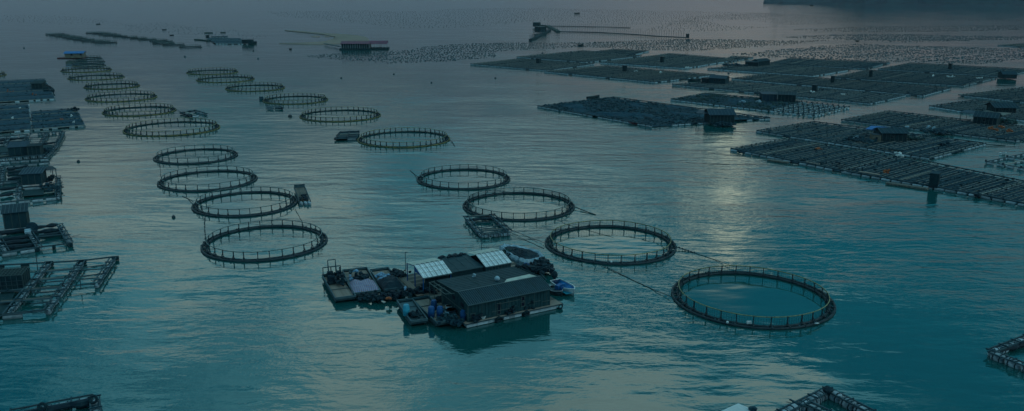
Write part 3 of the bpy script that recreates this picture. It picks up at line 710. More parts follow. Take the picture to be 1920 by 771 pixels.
tag(MB().slab(p_, .08).build('plank_platform', MT['beaml'], origin=p_[0]), 'pale flat platform in front of the peaked hut', 'platform')
hut('shed', 'long open shed with a flat dark roof on the raft with orange bundles', 'shed', (1800, 224.5), (1826, 227.5), 4, 2.0, .2, 'walld', 'roofb', .4, 'mono', posts='beam', over=.4)
hut('shed', 'dark gabled shed right of the long open shed', 'shed', (1824, 231.5), (1868, 235.5), 5, 1.9, 1.1, 'walld', 'roofd', .4, openings=[(2.5, 1.1, .6, .7)])
lumps('bush_heap', 'dark mound of nets right of the dark gabled shed', 'nets', [(1873, 228), (1898, 230)], 'weed', .9, 40, (.4, .9), boxes=.1)
lumps('gear_heap', 'heap of gear with pale bags on the near edge of the broad raft', 'gear', [(1742, 247), (1778, 249)], 'gear', 1.0, 60, (.25, .6))
lumps('bag_heap', 'pale bags on the left of the gear heap on the broad raft', 'bags', [(1740, 241), (1750, 242.5)], 'sheet', .5, 7, (.25, .45))
lumps('bag_heap', 'pale bag lying left on the near edge of the broad raft', 'bags', [(1700, 239.5), (1704, 240)], 'sheet', .3, 4, (.25, .4))
for u, v, t in [(1857, 242, 'left upper'), (1866.5, 244.5, 'middle lower'), (1879, 240.5, 'right upper'), (1893, 247, 'rightmost lower')]:
    lumps('orange_bundle', '%s orange bundle on the broad raft' % t, 'bundle', [(u - 1.2, v), (u + 1.2, v + .3)], 'orange', .28, 9, (.22, .38), boxes=.1)
lumps('orange_bundle', 'round orange bundle on the left section of the nearest long raft', 'bundle', [(1533, 280), (1537, 280.4)], 'orange', .22, 8, (.2, .32), boxes=.1)
lumps('orange_bundle', 'wide orange bundle beside the tan planks on the nearest long raft', 'bundle', [(1655, 323.5), (1665, 324.5)], 'orange', .22, 14, (.18, .28), boxes=.1)
for a, b_, lab in [((1611, 321.5), (1649, 327.5), 'tan plank walkway on the near edge beside the orange bundle'), ((1512, 303.5), (1537, 308), 'short tan plank near the left tyre on the nearest long raft')]:
    p0, p1 = P(*a, .75), P(*b_, .75); o = MB().bar(p0, p1, .9 if a[0] > 1600 else .35, .07).build('plank_walkway', MT['deck'], origin=p0); tag(o, lab, 'planks')
# tall dark hut on the near edge
hut('hut', 'tall narrow dark hut on the near edge of the nearest long raft', 'hut', (1741, 351), (1757, 353), 1.6, 2.5, .12, 'walld', 'roofd', .35, 'mono', ribs=False, over=.06)
lumps('bag', 'light blue bag leaning on the tall narrow dark hut', 'bag', [(1753.5, 348), (1755, 348.5)], 'ltblue', .15, 6, (.18, .3), boxes=0)
def side_float(p, q, lab):
    p0, p1 = P(*p, .2), P(*q, .2); o = MB().bar(p0, p1, 1.0, .3).build('side_raft', MT['deckd'], origin=p0); tag(o, lab, 'raft'); return o
o = side_float((1440, 300), (1478, 305), 'low dark float strip below the left part of the nearest long raft')
o = side_float((1662, 343), (1740, 354.5), 'low dark float strip left of the tall narrow hut')
# tyres and bundles hung on the near rim
for u, v, lab in [(1505, 302, 'first dark tyre bundle from the left on the nearest raft rim'), (1541, 308.5, 'second dark tyre bundle from the left on the nearest raft rim'), (1573, 314, 'third dark tyre bundle from the left on the nearest raft rim'),
                  (1605, 320, 'fourth dark tyre bundle from the left on the nearest raft rim'), (1836, 367, 'dark tyre bundle right of the tall narrow hut')]:
    p = P(u, v, .35); b = MB()
    for k in range(3):
        cc = p + Vector((random.uniform(-.4, .4), random.uniform(-.2, .2), .12 * k)); an = random.random() * 3
        b.tube([cc + Vector((.38 * math.cos(t * math.pi / 5), .38 * math.sin(t * math.pi / 5), .1 * math.sin(t * 2 * math.pi / 5 + an))) for t in range(10)], .15, 6, True)
    tag(b.build('tyre_bundle', MT['strap'], origin=p, smooth=True), lab, 'tyres')
# blue tarp shed with heaps
hut('shed', 'dark shed with a slumped roof beside the blue tarp', 'shed', (1653, 266), (1699, 266.5), 5, 2.1, .8, 'walld', 'roofd', .4, over=.4, openings=[(2.2, 1.1, .6, .5)])
hut('shelter', 'open shelter with a bright blue tarp roof', 'shelter', (1624, 258), (1651, 261), 4, 2.0, .25, 'wall', 'roofbl', .4, 'mono', posts='beam', over=.3, ribs=False)
hut('hut', 'small tan walled hut under the blue tarp', 'hut', (1636, 266.3), (1651, 266.6), 2.2, 1.6, .1, 'wallt', 'roofd', .4, 'mono', ribs=False, openings=[(.8, .9, .5, .5)], over=.05)
lumps('gear_heap', 'long heap of gear left of the tan walled hut', 'gear', [(1592, 262), (1610, 263), (1632, 267)], 'gear', .9, 90, (.2, .5))
lumps('bag_heap', 'pale bags on the heap left of the tan walled hut', 'bags', [(1602, 259), (1609, 262)], 'sheet', .4, 12, (.15, .35))
lumps('gear_heap', 'dark net heap right of the dark shed on the blue tarp raft', 'nets', [(1702, 259), (1715, 262)], 'weed', .8, 34, (.3, .6), boxes=.2)
lumps('bag_heap', 'white heap in the gap between the blue tarp raft and the nearest raft', 'bags', [(1684, 288.5), (1688, 289), (1684, 293.5), (1692, 294)], 'white', .45, 12, (.2, .4))
lumps('gear_heap', 'dark bundle in the right half of the blue tarp raft', 'gear', [(1760, 272.5), (1774, 273)], 'gear', .5, 16, (.25, .45))
# dark house on shaggy raft
hut('house', 'dark house with a hipped roof at the right end of the shaggy raft', 'house', (1331, 232), (1376, 232), 5.5, 2.4, 1.1, 'walld', 'roofb', .4, over=.4)
hut('shelter', 'open dark porch left of the dark house on the shaggy raft', 'shelter', (1306, 229), (1331, 230.5), 4.5, 2.3, .3, 'wall', 'roofb', .4, 'mono', posts='beam', over=.2)
MB().bar(P(1306, 226, .5), P(1330, 227, .5), .1, 1.6)
lumps('gear_heap', 'pile of gear in front of the dark house on the shaggy raft', 'gear', [(1340, 234), (1375, 235)], 'gear', .7, 46, (.2, .5))
# blue tarp shed on the weed raft
hut('shed', 'blue tarp walled shed on the weed covered raft', 'shed', (1429, 189.5), (1456, 190), 4.5, 2.1, .3, 'roofb', 'roofb', .4, 'mono')
hut('shed', 'dark shed adjoining the blue tarp walled shed on its right', 'shed', (1458, 190.5), (1491, 192), 5, 2.2, .7, 'walld', 'roofd', .4)
lumps('bush_heap', 'dark net mound left of the blue tarp walled shed', 'nets', [(1420, 186), (1428, 187)], 'weed', .7, 24, (.3, .6), boxes=.1)
lumps('bag_heap', 'pale sheet heap left of the blue tarp walled shed', 'bags', [(1418, 191), (1427, 192)], 'sheet', .4, 10, (.2, .45))
lumps('bag_heap', 'pale sheet heap farther left on the weed covered raft', 'bags', [(1388, 191.5), (1394, 192)], 'sheet', .3, 7, (.2, .4))
for u, v, lab in [(1288, 127, 'white bag on the second far raft'), (1191.5, 134.5, 'white bag beside the dark square hut on the long brown raft'), (1237, 137, 'smaller white bag on the long brown raft'), (1581, 177, 'white bag on the near part of the long raft with the grey shed'), (1524.5, 173.5, 'pale sack against the dark square hut'),
                  (1749, 143.5, 'left white bag on the raft behind the dark round shed'), (1778, 144, 'middle white bag on the raft right of centre'), (1786, 144.5, 'right white bag on the raft right of centre'), (1837, 147.5, 'white bag near the right tip of the raft right of centre')]:
    lumps('bag', lab, 'bag', [(u - .8, v), (u + .8, v)], 'white', .35, 5, (.2, .4), boxes=.1)
# ------------------------------------------------------------------ boats
def boat(label, stern, bow, width, hm, fm, rimm=None, group=None, ht=.55, z=0.0, motor=False, thwarts=2, name='boat'):
    a, c = P(*stern, 0), P(*bow, 0); d = c - a; L = d.length; d.normalize(); n = Vector((-d.y, d.x, 0))
    o = thing(name, label, 'boat', (a + c) / 2, group)
    S = 12; prof = []
    for i in range(S + 1):
        t = i / S; wd = width / 2 * (min(1, .80 + t * .6) if t < .5 else max(.0, 1 - ((t - .5) / .5) ** 2.4)); rise = .30 * max(0, t - .5) ** 1.5 * ht * 3
        prof.append((t * L, max(wd, .03), rise))
    def skin(sc, zt, zb, name, m, inner=False):
        b = MB(); rows = []
        for x, wd, rs in prof:
            w2 = max(.01, wd * sc - (0.0 if not inner else .03)); p = a + d * x
            rows.append([p + n * w2 + Vector((0, 0, zt + rs)), p + n * w2 * .82 + Vector((0, 0, (zt + zb) / 2 + rs * .7)), p + n * w2 * .5 + Vector((0, 0, zb + rs * .3)), p - n * w2 * .5 + Vector((0, 0, zb + rs * .3)), p - n * w2 * .82 + Vector((0, 0, (zt + zb) / 2 + rs * .7)), p - n * w2 + Vector((0, 0, zt + rs))])
        for r in rows: b.v += [tuple(q) for q in r]
        for i in range(S):
            for j in range(5): b.f.append((i * 6 + j, i * 6 + j + 1, (i + 1) * 6 + j + 1, (i + 1) * 6 + j))
        b.f.append((0, 1, 2, 3, 4, 5)); return b.build(name, MT[m], o, True)
    skin(1, ht + z, -.1, 'hull', hm); skin(.90, ht - .05 + z, .12 + z, 'inside', fm, True)
    b = MB(); pts = [a + d * x + n * wd * .97 + Vector((0, 0, ht + rs + z)) for x, wd, rs in prof] + [a + d * x - n * wd * .97 + Vector((0, 0, ht + rs + z)) for x, wd, rs in reversed(prof)]
    b.tube(pts, .055, 6, True); b.build('gunwale', MT[rimm or hm], o, True)
    for k in range(thwarts):
        x = L * (.28 + .3 * k); b = MB(); wd = width * .42; b.bar(a + d * x - n * wd + Vector((0, 0, ht * .62 + z)), a + d * x + n * wd + Vector((0, 0, ht * .62 + z)), .28, .05); b.build('seat', MT[fm], o)
    if motor:
        b = MB(); p = a - d * .12; rz = math.atan2(d.y, d.x)
        b.ball(p + Vector((0, 0, ht + .6)), .38, 8, 6, 1.3); b.box(p + Vector((0, 0, ht + .1)), (.22, .2, .7), rz); b.bar(p + Vector((0, 0, ht + .35)), p + d * .75 + Vector((0, 0, ht + .45)), .06, .06); b.box(p + Vector((0, 0, 0)), (.16, .1, .7), rz)
        b.build('outboard_motor', MT['strap'], o, True)
    return o, a, d, n, L
boat('small open boat moored beside the small dark shed on the long raft', (1313, 151.5), (1290, 152.5), 1.6, 'hull', 'hullg', ht=.7)
boat('red kayak lying against the near rim of the shaggy raft', (1196, 234.5), (1176.5, 230.5), 1.2, 'red', 'red', ht=.4)
boat('dark upturned looking boat on the far rim of the shaggy raft', (1102, 188), (1124, 186), 2.0, 'hull', 'hull', ht=1.0)
boat('long dark boat moored along the near rim of the blue tarp raft', (1625, 275.5), (1690, 288.5), 1.9, 'hull', 'gear', 'hullg', ht=.6, thwarts=4)
boat('tiny dark boat far out at the top centre', (1077, 26), (1087, 25.9), 2.6, 'hull', 'hull', ht=1.3)
boat('small dark boat inside the field of buoys at top centre', (1084, 86.5), (1094, 86.2), 2.2, 'hull', 'hull', ht=.9)
boat('tiny dark boat close to the island', (1519, 10.8), (1525, 10.7), 5.0, 'hull', 'hull', ht=1.5)
boat('tiny flat boat right of the near field of buoys', (1604, 77.3), (1611, 77.5), 2.0, 'hull', 'hull', ht=.5)
boat('tiny dark boat far out at the upper left', (180, 45.6), (188, 45.5), 1.6, 'hull', 'hull', ht=.5)
boat('flat boat among the far left buoys', (304, 56.2), (312, 56.1), 1.6, 'hull', 'hull', ht=.45)
boat('flat boat left of the far sheds', (318, 66.5), (326, 66.4), 1.6, 'hull', 'hull', ht=.4)
boat('small boat at the right end of the far sheds', (466, 81.3), (481.5, 81.5), 2.4, 'hull', 'hull', ht=1.1)
boat('small dark boat left of the red roofed jetty', (543, 92.8), (547, 93), 1.4, 'hull', 'hull', ht=.5)
boat('white skiff floating at the right edge above the open beam raft', (1876, 290), (1885, 289.5), 1.1, 'white', 'foam', ht=.35)
# ------------------------------------------------------------------ open wooden frames with wrapped floats
def frame(label, bars, ctr, group='open wooden frames', cat='raft', name='wooden_frame'):
    """bars: (p, q, kind) in photo pixels; kind: F wrapped float row under twin beams, W plank walk, P thin pole, D dark sagging net roll, B beam with short blocks"""
    o = thing(name, label, cat, P(*ctr, 0), group)
    for bb in bars:
        p, q, k = bb[:3]; a, c = P(*p, .4), P(*q, .4); d = (c - a); L = d.length; d.normalize(); n = Vector((-d.y, d.x, 0)); rz = math.atan2(d.y, d.x); up = Vector((0, 0, 1))
        if k == 'F':
            for s in (-.36, .36): bpiece('beam', 'beam', o, a + n * s + up * .22, c + n * s + up * .22, .13, .12)
            m = max(1, int(L / 1.25)); r = bb[3] if len(bb) > 3 else .33
            for i in range(m):
                if m > 3 and random.random() < .08: continue
                x = a + d * (L * (i + .5) / m) - up * .16; ln = L / m * random.uniform(.82, .97)
                fo = piece('float', WM, o, x + n * random.uniform(-.05, .05), (0, random.uniform(-.03, .03), rz + random.uniform(-.05, .05)), (ln * random.uniform(.75, 1.02), r * 2 * random.uniform(.8, 1.15), r * 2 * random.uniform(.8, 1.1)))
                for s in (-.25, .27):
                    st = bpy.data.objects.new('strap', SM); COL.objects.link(st); st.parent = fo; st.location = (s, 0, 0)
            cb = MB()
            for _ in range(int(L * 3)):
                x = a + d * random.uniform(0, L) + n * random.gauss(0, .3) + up * random.uniform(.05, .3)
                cb.ball(x, random.uniform(.05, .15), 5, 3, .7, .5) if random.random() < .7 else cb.bar(x, x + Vector((random.gauss(0, .4), random.gauss(0, .4), random.uniform(-.1, .15))), .04, .04)
            stuff(cb.build('rope_scraps', MT['gear'], o))
            for i in range(int(L / 2.2) + 1): bpiece('tie', 'gear', o, a + d * min(L, 2.2 * i) - n * .5 + up * .3, a + d * min(L, 2.2 * i) + n * .5 + up * .3, .12, .1)
        elif k == 'S':                                     # small pale floats under a dark beam
            for s in (-.2, .2): bpiece('beam', 'beam', o, a + n * s + up * .12, c + n * s + up * .12, .12, .12)
            m = max(1, int(L / 1.7))
            for i in range(m):
                if random.random() < .12: continue
                piece('float', FM, o, a + d * (L * (i + .5) / m) - up * .18, (0, 0, rz), (L / m * .8, 1, 1))
            for i in range(int(L / 3) + 1): bpiece('tie', 'gear', o, a + d * min(L, 3 * i) - n * .3 + up * .2, a + d * min(L, 3 * i) + n * .3 + up * .2, .14, .14)
        elif k == 'W':
            bpiece('plank', 'deckd', o, a + n * .2 + up * .1, c + n * .2 + up * .1, .34, .07); bpiece('plank', 'beam', o, a - n * .2 + up * .11, c - n * .2 + up * .11, .34, .07)
        elif k == 'L':
            bpiece('plank', 'beaml', o, a + up * .12, c + up * .12, .5, .08)
        elif k == 'P':
            bpiece('pole', 'beam', o, a + up * .15, c + up * .15, .11, .11)
        elif k == 'D':
            b = MB(); m = max(3, int(L / .7)); pts = [a + d * (L * i / m) + n * random.uniform(-.1, .1) + up * (-.05 + .1 * random.random()) for i in range(m + 1)]
            b.tube(pts, [random.uniform(.16, .38) for _ in pts], 7); b.build('net_roll', MT['tarpd'], o, False)
        elif k == 'B':
            bpiece('beam', 'beam', o, a + up * .12, c + up * .12, .2, .16); m = int(L / 1.9)
            for i in range(m + 1): bpiece('block', 'walld', o, a + d * (L * i / max(1, m)) - n * .22 - up * .1, a + d * (L * i / max(1, m)) + n * .22 - up * .1, random.uniform(.4, 1.0), .45)
    return o
def mesh_quad(parent, pts, name, m, z=.3, cells=6):      # dark net panel inside a cell
    b = MB(); q = [P(u, v, z) for u, v in pts]
    b.v = [tuple(lerp4(q, i / cells, j / cells) - Vector((0, 0, .18 * math.sin(math.pi * i / cells) * math.sin(math.pi * j / cells) + .05 * random.random()))) for j in range(cells + 1) for i in range(cells + 1)]
    b.f = [(j * (cells + 1) + i, j * (cells + 1) + i + 1, (j + 1) * (cells + 1) + i + 1, (j + 1) * (cells + 1) + i) for j in range(cells) for i in range(cells)]
    return b.build(name, MT[m], parent)
# lower left frame with two long float arms (S7)
s7 = frame('large open frame at the lower left, with three wrapped float arms', [
    ((0, 499), (93, 494), 'B'), ((93, 494), (154, 490.5), 'B'), ((154, 490.5), (216, 483), 'B'),
    ((212, 486), (180, 536), 'F', .27), ((153.5, 492), (89, 584), 'F', .30), ((92, 495), (12, 592), 'F', .30), ((0, 593), (91, 583), 'S'), ((-60, 600), (0, 593), 'S'),
    ((150, 505), (198, 498.5), 'P'), ((141, 522), (188, 516), 'P'), ((130, 539.5), (178, 534), 'P'), ((143, 509.5), (192, 506.5), 'P'), ((129, 528.5), (181, 523.5), 'P'),
    ((80, 511), (137, 505.5), 'W'), ((60, 527.5), (120, 522), 'W'), ((48, 545), (112, 540), 'W'), ((0, 568), (98, 560), 'W'), ((66, 533.5), (118, 529), 'P'), ((60, 552), (104, 549), 'P'), ((58, 572.5), (95, 569), 'P'), ((-40, 550), (48, 546), 'S')], (90, 545))
mesh_quad(s7, [(-40, 552), (28, 548), (10, 590), (-70, 596)], 'net_panel', 'net')
for u, v in ((71, 508), (76, 545), (152, 543)):
    bpiece('pole', 'beam', s7, P(u, v, .3), P(u, v, .3) + Vector((.05, 0, 1.3 if u > 71 else 2.0)), .07, .07)
def cage_house():                                        # mesh box standing on the lower left frame
    fl, fr = P(-38, 547, .5), P(44, 541, .5); ex = (fr - fl); W = ex.length; ex.normalize(); ey = Vector((-ex.y, ex.x, 0)); D = 2.6; hh = 1.6
    o = thing('cage_hut', 'dark hut roofed with a pole lattice at the lower left', 'hut', fl)
    def q(x, y, z): return fl + ex * x + ey * y + Vector((0, 0, z))
    for a, c in ((q(0, 0, hh / 2), q(W, 0, hh / 2)), (q(W, 0, hh / 2), q(W, D, hh / 2)), (q(W, D, hh / 2), q(0, D, hh / 2))): MB().bar(a, c, .06, hh).build('wall', MT['walld'], o)
    MB().slab([q(0, 0, hh), q(W, 0, hh), q(W, D, hh + .1), q(0, D, hh + .1)], .05).build('roof', MT['walld'], o)
    for i in range(13): bpiece('pole', 'batten', o, q(W * i / 12, -.1, hh + .05), q(W * i / 12, D + .1, hh + .16), .05, .05)
    for j in range(6): bpiece('pole', 'batten', o, q(-.1, D * j / 5, hh + .10 + .02 * j), q(W + .2, D * j / 5, hh + .10 + .02 * j), .05, .05)
    for i in range(9): bpiece('pole', 'beam', o, q(W * i / 8, -.06, 0), q(W * i / 8, -.06, hh), .05, .05)
    for j in range(5): bpiece('pole', 'batten', o, q(W + .06, D * j / 4, 0), q(W + .06, D * j / 4, hh), .05, .05)
    for z in (.5, 1.0): bpiece('pole', 'beam', o, q(0, -.1, z), q(W, -.1, z), .05, .05)
cage_house()
# S6 with its plank hut
s6 = frame('left edge frame with a ribbed plank hut and rolled nets', [
    ((0, 438), (52, 430), 'D'), ((52, 430), (108, 421), 'D'), ((112, 424), (132, 458), 'F', .3), ((62, 436), (118, 431), 'D'), ((60, 447), (118, 436), 'D'), ((66, 447), (122, 441), 'P'), ((70, 459), (126, 450.5), 'P'),
    ((0, 477), (68, 466), 'S'), ((68, 466), (133, 457.5), 'B'), ((52, 432), (74, 466), 'F', .28), ((-20, 452), (56, 444), 'D'), ((0, 458), (62, 450), 'D'), ((14, 465), (66, 458), 'D'), ((-4, 445), (12, 474), 'F', .3), ((-50, 484), (0, 477), 'S')], (60, 450))
mesh_quad(s6, [(0, 458), (52, 452), (48, 441), (0, 446)], 'net_panel', 'net')
hut('hut', 'ribbed plank hut with a sloping roof on the left edge frame', 'hut', (10, 430.5), (53, 426), 3.0, 2.3, .5, 'wall', 'roofd', .5, 'mono', over=.25, ribgap=.42)
tag(MB().box(P(52, 434, .9), (.7, .6, .6), .4).box(P(52, 434, 1.25), (.76, .66, .08), .4).build('drum_box', MT['sheet'], origin=P(52, 434, .5)), 'pale blue box at the right corner of the ribbed plank hut', 'box')
tag(MB().tube([P(60, 427, .45), P(60, 427, .8), P(60, 427, .82)], [.75, .8, .3], 12).build('tub', MT['gear'], origin=P(60, 427, .4)), 'round dark tub right of the ribbed plank hut', 'tub')
# S5
s5 = frame('left edge frame with a blue grey plank hut and a lean-to', [
    ((-20, 316), (93, 304.5), 'S'), ((93, 304), (94, 315), 'P'), ((-20, 384), (108, 370), 'S'), ((109, 333), (109, 371), 'F', .28), ((6, 314), (2, 345), 'F', .28), ((14, 318), (52, 312), 'D'), ((14, 323), (40, 320), 'D'), ((14, 329), (40, 326), 'D'), ((14, 336), (42, 333), 'D'), ((0, 342.5), (40, 338.5), 'S'),
    ((38, 344), (34, 372), 'F', .28), ((0, 348), (40, 344), 'P'), ((42, 353), (82, 350), 'S'), ((0, 356), (38, 350), 'D'), ((0, 367), (24, 363), 'D'), ((22, 363), (40, 361.5), 'P'), ((24, 368), (40, 367), 'P'), ((84, 350), (108, 347), 'L'), ((84, 357), (108, 354), 'W'), ((82, 364), (108, 361), 'L'), ((52, 313), (52, 318), 'P')], (60, 345))
mesh_quad(s5, [(43, 368), (82, 365), (82, 354), (43, 357)], 'net_panel', 'net')
hut('hut', 'blue grey plank hut with a ribbed roof on the left edge', 'hut', (42, 347.5), (79, 345.5), 3.4, 1.9, .45, 'wall', 'roofb', .5, 'mono', over=.25, ribgap=.45)
hut('shelter', 'dark lean-to shelter right of the blue grey plank hut', 'shelter', (83, 341), (107, 338), 3.0, 2.0, .1, 'walld', 'roofd', .5, 'flat', posts='beam', over=.15)
lumps('gear_heap', 'cluttered gear at the right end of the left frame with the lean-to', 'gear', [(86, 348), (98, 352), (104, 360)], 'gear', .7, 60, (.12, .3))
lumps('net_pile', 'dark net pile under the dark lean-to shelter', 'nets', [(86, 338), (94, 337)], 'tarpd', .4, 18, (.25, .5), boxes=.1)
# S4
s4 = frame('left edge frame with white bordered cells above the lean-to frame', [
    ((-20, 259), (52, 253), 'S'), ((56, 252), (120, 247.5), 'F', .32), ((119, 249), (106, 272), 'F', .28), ((88, 250), (77, 270), 'F', .25), ((54, 254), (46, 268), 'F', .25), ((54, 259), (115, 256), 'P'), ((50, 264), (112, 260.5), 'P'), ((16, 259), (10, 272), 'F', .3), ((0, 263), (48, 259), 'D'), ((78, 270), (108, 267), 'D'), ((0, 269), (46, 266), 'D'),
    ((0, 299), (84, 292), 'F', .3), ((106, 273), (84, 296), 'F', .3), ((0, 288), (22, 286), 'S'), ((0, 294), (20, 292), 'L'), ((0, 304.5), (92, 298), 'S'), ((-40, 272), (0, 269), 'D')], (60, 275))
mesh_quad(s4, [(-30, 296), (84, 290), (100, 271), (-10, 276)], 'net_panel', 'net')
hut('hut', 'ribbed blue grey hut on the left frame with white bordered cells', 'hut', (17, 292.5), (52, 290.5), 3.4, 1.7, .5, 'wall', 'roofb', .5, 'mono', over=.25, ribgap=.5)
hut('hut', 'black boxy hut right of the ribbed blue grey hut', 'hut', (54, 292.3), (77, 291), 3.2, 1.9, .2, 'walld', 'walld', .5, 'flat')
lumps('gear_heap', 'cluttered gear right of the black boxy hut', 'gear', [(80, 285), (88, 280)], 'gear', .8, 40, (.15, .4))
# upper left cage rafts
def lraft(label, TL, TR, BR, BL, n, m_='raft'):
    c = [P(*BL, .2), P(*BR, .2), P(*TR, .2), P(*TL, .2)]; ctr = (c[0] + c[1] + c[2] + c[3]) / 4; ctr.z = 0
    o = thing('cage_raft', label, 'raft', ctr, 'cage rafts along the left edge')
    for k in range(n):                                   # long side by side net covered rows
        t0, t1 = k / n + .01, (k + 1) / n - .012; b = MB(); g = 26
        for j, tt in enumerate((t0, t0 * .75 + t1 * .25, t0 * .4 + t1 * .6, t1)):
            for i in range(g + 1):
                q = lerp4(c, i / g + random.uniform(-.004, .004), tt); q.z = (.15, .55, .6, .3)[j] + .10 * random.random(); b.v.append(tuple(q))
        for j in range(3):
            for i in range(g): b.f.append((j * (g + 1) + i, j * (g + 1) + i + 1, (j + 1) * (g + 1) + i + 1, (j + 1) * (g + 1) + i))
        b.build('cage_row', MT[m_], o)
    for k in range(n + 1): bpiece('beam', 'beam' if k % 2 else 'beaml', o, lerp4(c, 0, k / n) + Vector((0, 0, .25)), lerp4(c, 1.01, k / n) + Vector((0, 0, .25)), .2, .15)
    b = MB()
    for (s0, t0), (s1, t1) in (((0, 0), (1, 0)), ((1, 0), (1, 1))):
        a0, a1 = lerp4(c, s0, t0), lerp4(c, s1, t1); m = int((a1 - a0).length / 1.8); d = (a1 - a0).normalized()
        for i in range(m):
            if random.random() < .3: continue
            q = a0.lerp(a1, (i + .5) / m); q.z = .05; b.tube([q - d * .6, q + d * .6], .3, 6)
    stuff(b.build('floats', MT['foam'], o)); b = MB()
    for _ in range(n * 22):
        q = lerp4(c, random.random(), random.random()); q.z = .6; b.box(q, (random.uniform(.2, .6), .25, .25), random.random() * 3)
    stuff(b.build('ties_and_bundles', MT['gear'], o)); return o
lraft('upper dark cage raft at the left edge with a shed on its right end', (-70, 155.5), (84, 149), (103, 186), (-70, 197), 5)
lraft('middle dark cage raft cut off by the left edge', (-70, 203), (53, 196), (59, 244), (-70, 256), 5)
lraft('smaller dark cage raft right of the middle left one', (59, 211), (142.5, 205.5), (159, 236.5), (61, 244.5), 5)
hut('shed', 'dark shed on the right end of the upper left cage raft', 'shed', (60, 168), (80, 167.5), 5, 1.9, .5, 'walld', 'walld', .4, 'mono')
boat('small dark boat with a cabin moored at the upper left cage raft', (97, 175), (84, 165), 2.6, 'hull', 'gear', ht=1.0)
tag(MB().box(P(87, 168, 1.2), (1.6, 1.6, 1.6), .4).box(P(87, 168, 2.05), (1.9, 1.9, .1), .4).build('cabin', MT['walld'], origin=P(87, 168, .5)), 'dark square cabin on the small boat at the upper left raft', 'cabin')
lumps('net_pile', 'dark net coil on the top right corner of the smaller left raft', 'nets', [(128, 207), (142, 208)], 'tarpd', .6, 22, (.25, .5), boxes=.1)
lumps('orange_bundle', 'orange bundle on the smaller left cage raft', 'bundle', [(115, 225), (118, 225)], 'orange', .15, 5, (.12, .22), boxes=.1)
lumps('orange_bundle', 'long orange bundle at the left of the upper left cage raft', 'bundle', [(12, 172.5), (26, 172.3)], 'orange', .12, 8, (.12, .22), boxes=.1)
lumps('orange_bundle', 'orange bundle at the middle of the upper left cage raft', 'bundle', [(58, 178), (70, 178)], 'orange', .12, 6, (.12, .22), boxes=.1)
for u, v, lab in [(36, 204.5, 'white bag on the middle left cage raft'), (133.5, 219.5, 'upper white bag on the smaller left raft'), (138.5, 230, 'lower white bag on the smaller left raft'), (24, 221.5, 'pale bag in the centre of the middle left raft')]:
    lumps('bag', lab, 'bag', [(u, v), (u + 1.5, v)], 'white', .15, 4, (.15, .28), boxes=.1)
# bottom frames
b1 = frame('frame corner rising from the bottom edge at the lower left', [((20, 777), (176, 747.5), 'F', .36), ((178, 749), (182, 800), 'F', .34), ((30, 781), (172, 753), 'D')], (120, 770))
for u, v in ((79, 763), (175, 749)):
    piece('tyre', MB().tube([(.27 * math.cos(i * .628), .27 * math.sin(i * .628), 0) for i in range(10)], .12, 7, True).mesh('tyre', MT['strap'], None, True), b1, P(u, v, .95), (1.2, 0, .3))
bf = frame('large float frame corner at the bottom edge, right of centre', [((1551, 735), (1440, 790), 'F', .46), ((1553, 735), (1660, 790), 'F', .46), ((1509, 757), (1570, 786), 'F', .40), ((1480, 752), (1516, 768), 'P')], (1553, 760))

piece('corner_knot', MB().ball((0, 0, 0), .45, 8, 5, .7, .2).mesh('corner_knot', MT['tarpd']), bf, P(1552, 732, .8))
frame('float frame corner at the right edge, lower down', [((1857, 662), (1935, 632), 'F', .42), ((1857, 663), (1945, 697), 'F', .42), ((1872, 658), (1935, 640), 'D')], (1900, 662))
def slatted():
    c = [P(1335, 780, .7), P(1395, 790, .7), P(1412, 768, .7), P(1384, 757, .7)]; c = [P(1338, 777, .7), P(1372, 795, .7), P(1413, 769, .7), P(1384, 757, .7)]
    o = thing('slatted_platform', 'small white slatted platform at the bottom edge', 'platform', c[0])
    for i in range(9):
        a, b_ = lerp4(c, (i + .5) / 9, 0), lerp4(c, (i + .5) / 9, 1); bpiece('slat', 'white', o, a, b_, .14, .05)
    for t in (.02, .5, .98): bpiece('beam', 'beam', o, lerp4(c, 0, t) - Vector((0, 0, .1)), lerp4(c, 1, t) - Vector((0, 0, .1)), .14, .12)
    for t in (.15, .85):
        a, b_ = lerp4(c, 0, t), lerp4(c, 1, t); a.z = b_.z = .25; d = b_ - a; piece('float', WM, o, (a + b_) / 2, (0, 0, math.atan2(d.y, d.x)), (d.length, .7, .7))
    piece('tyre', MB().ball((0, 0, 0), .35, 7, 5, .8, .2).mesh('corner_knot', MT['gear']), o, P(1412, 768, .8))
slatted()
# frames next to ring pens
cf = frame('square wooden frame tied to the near left rim of the third pen', [((873, 408), (923, 404), 'W'), ((923, 405), (955, 436), 'F', .25), ((874, 409), (902, 441), 'F', .25), ((902, 442), (956, 437), 'F', .2), ((888, 421), (933, 417), 'P'), ((897, 429), (945, 423), 'P'), ((903, 434.5), (952, 430), 'W'), ((900, 432), (930, 428.5), 'P'), ((880, 413), (920, 410), 'D')], (915, 425))
ef = frame('small plank raft moored at the left rim of the yellowish pen', [((629, 261), (670, 259.5), 'S'), ((637, 249), (674, 247.5), 'D'), ((637, 249), (629, 261), 'D'), ((634, 253), (672, 251), 'L'), ((632, 257), (671, 255), 'W'), ((655, 248), (650, 260), 'D')], (652, 254))
mesh_quad(ef, [(630, 261), (670, 259), (674, 248), (638, 249)], 'deck', 'gear', .45)
lf = frame('tiny square frame roped to a yellowish pen of the left row', [((339, 212), (366, 207.6), 'D'), ((366, 207.6), (388, 214), 'S'), ((388, 214), (359, 218), 'S'), ((339, 212), (359, 218), 'D'), ((348, 211), (368, 216.5), 'L')], (363, 213))
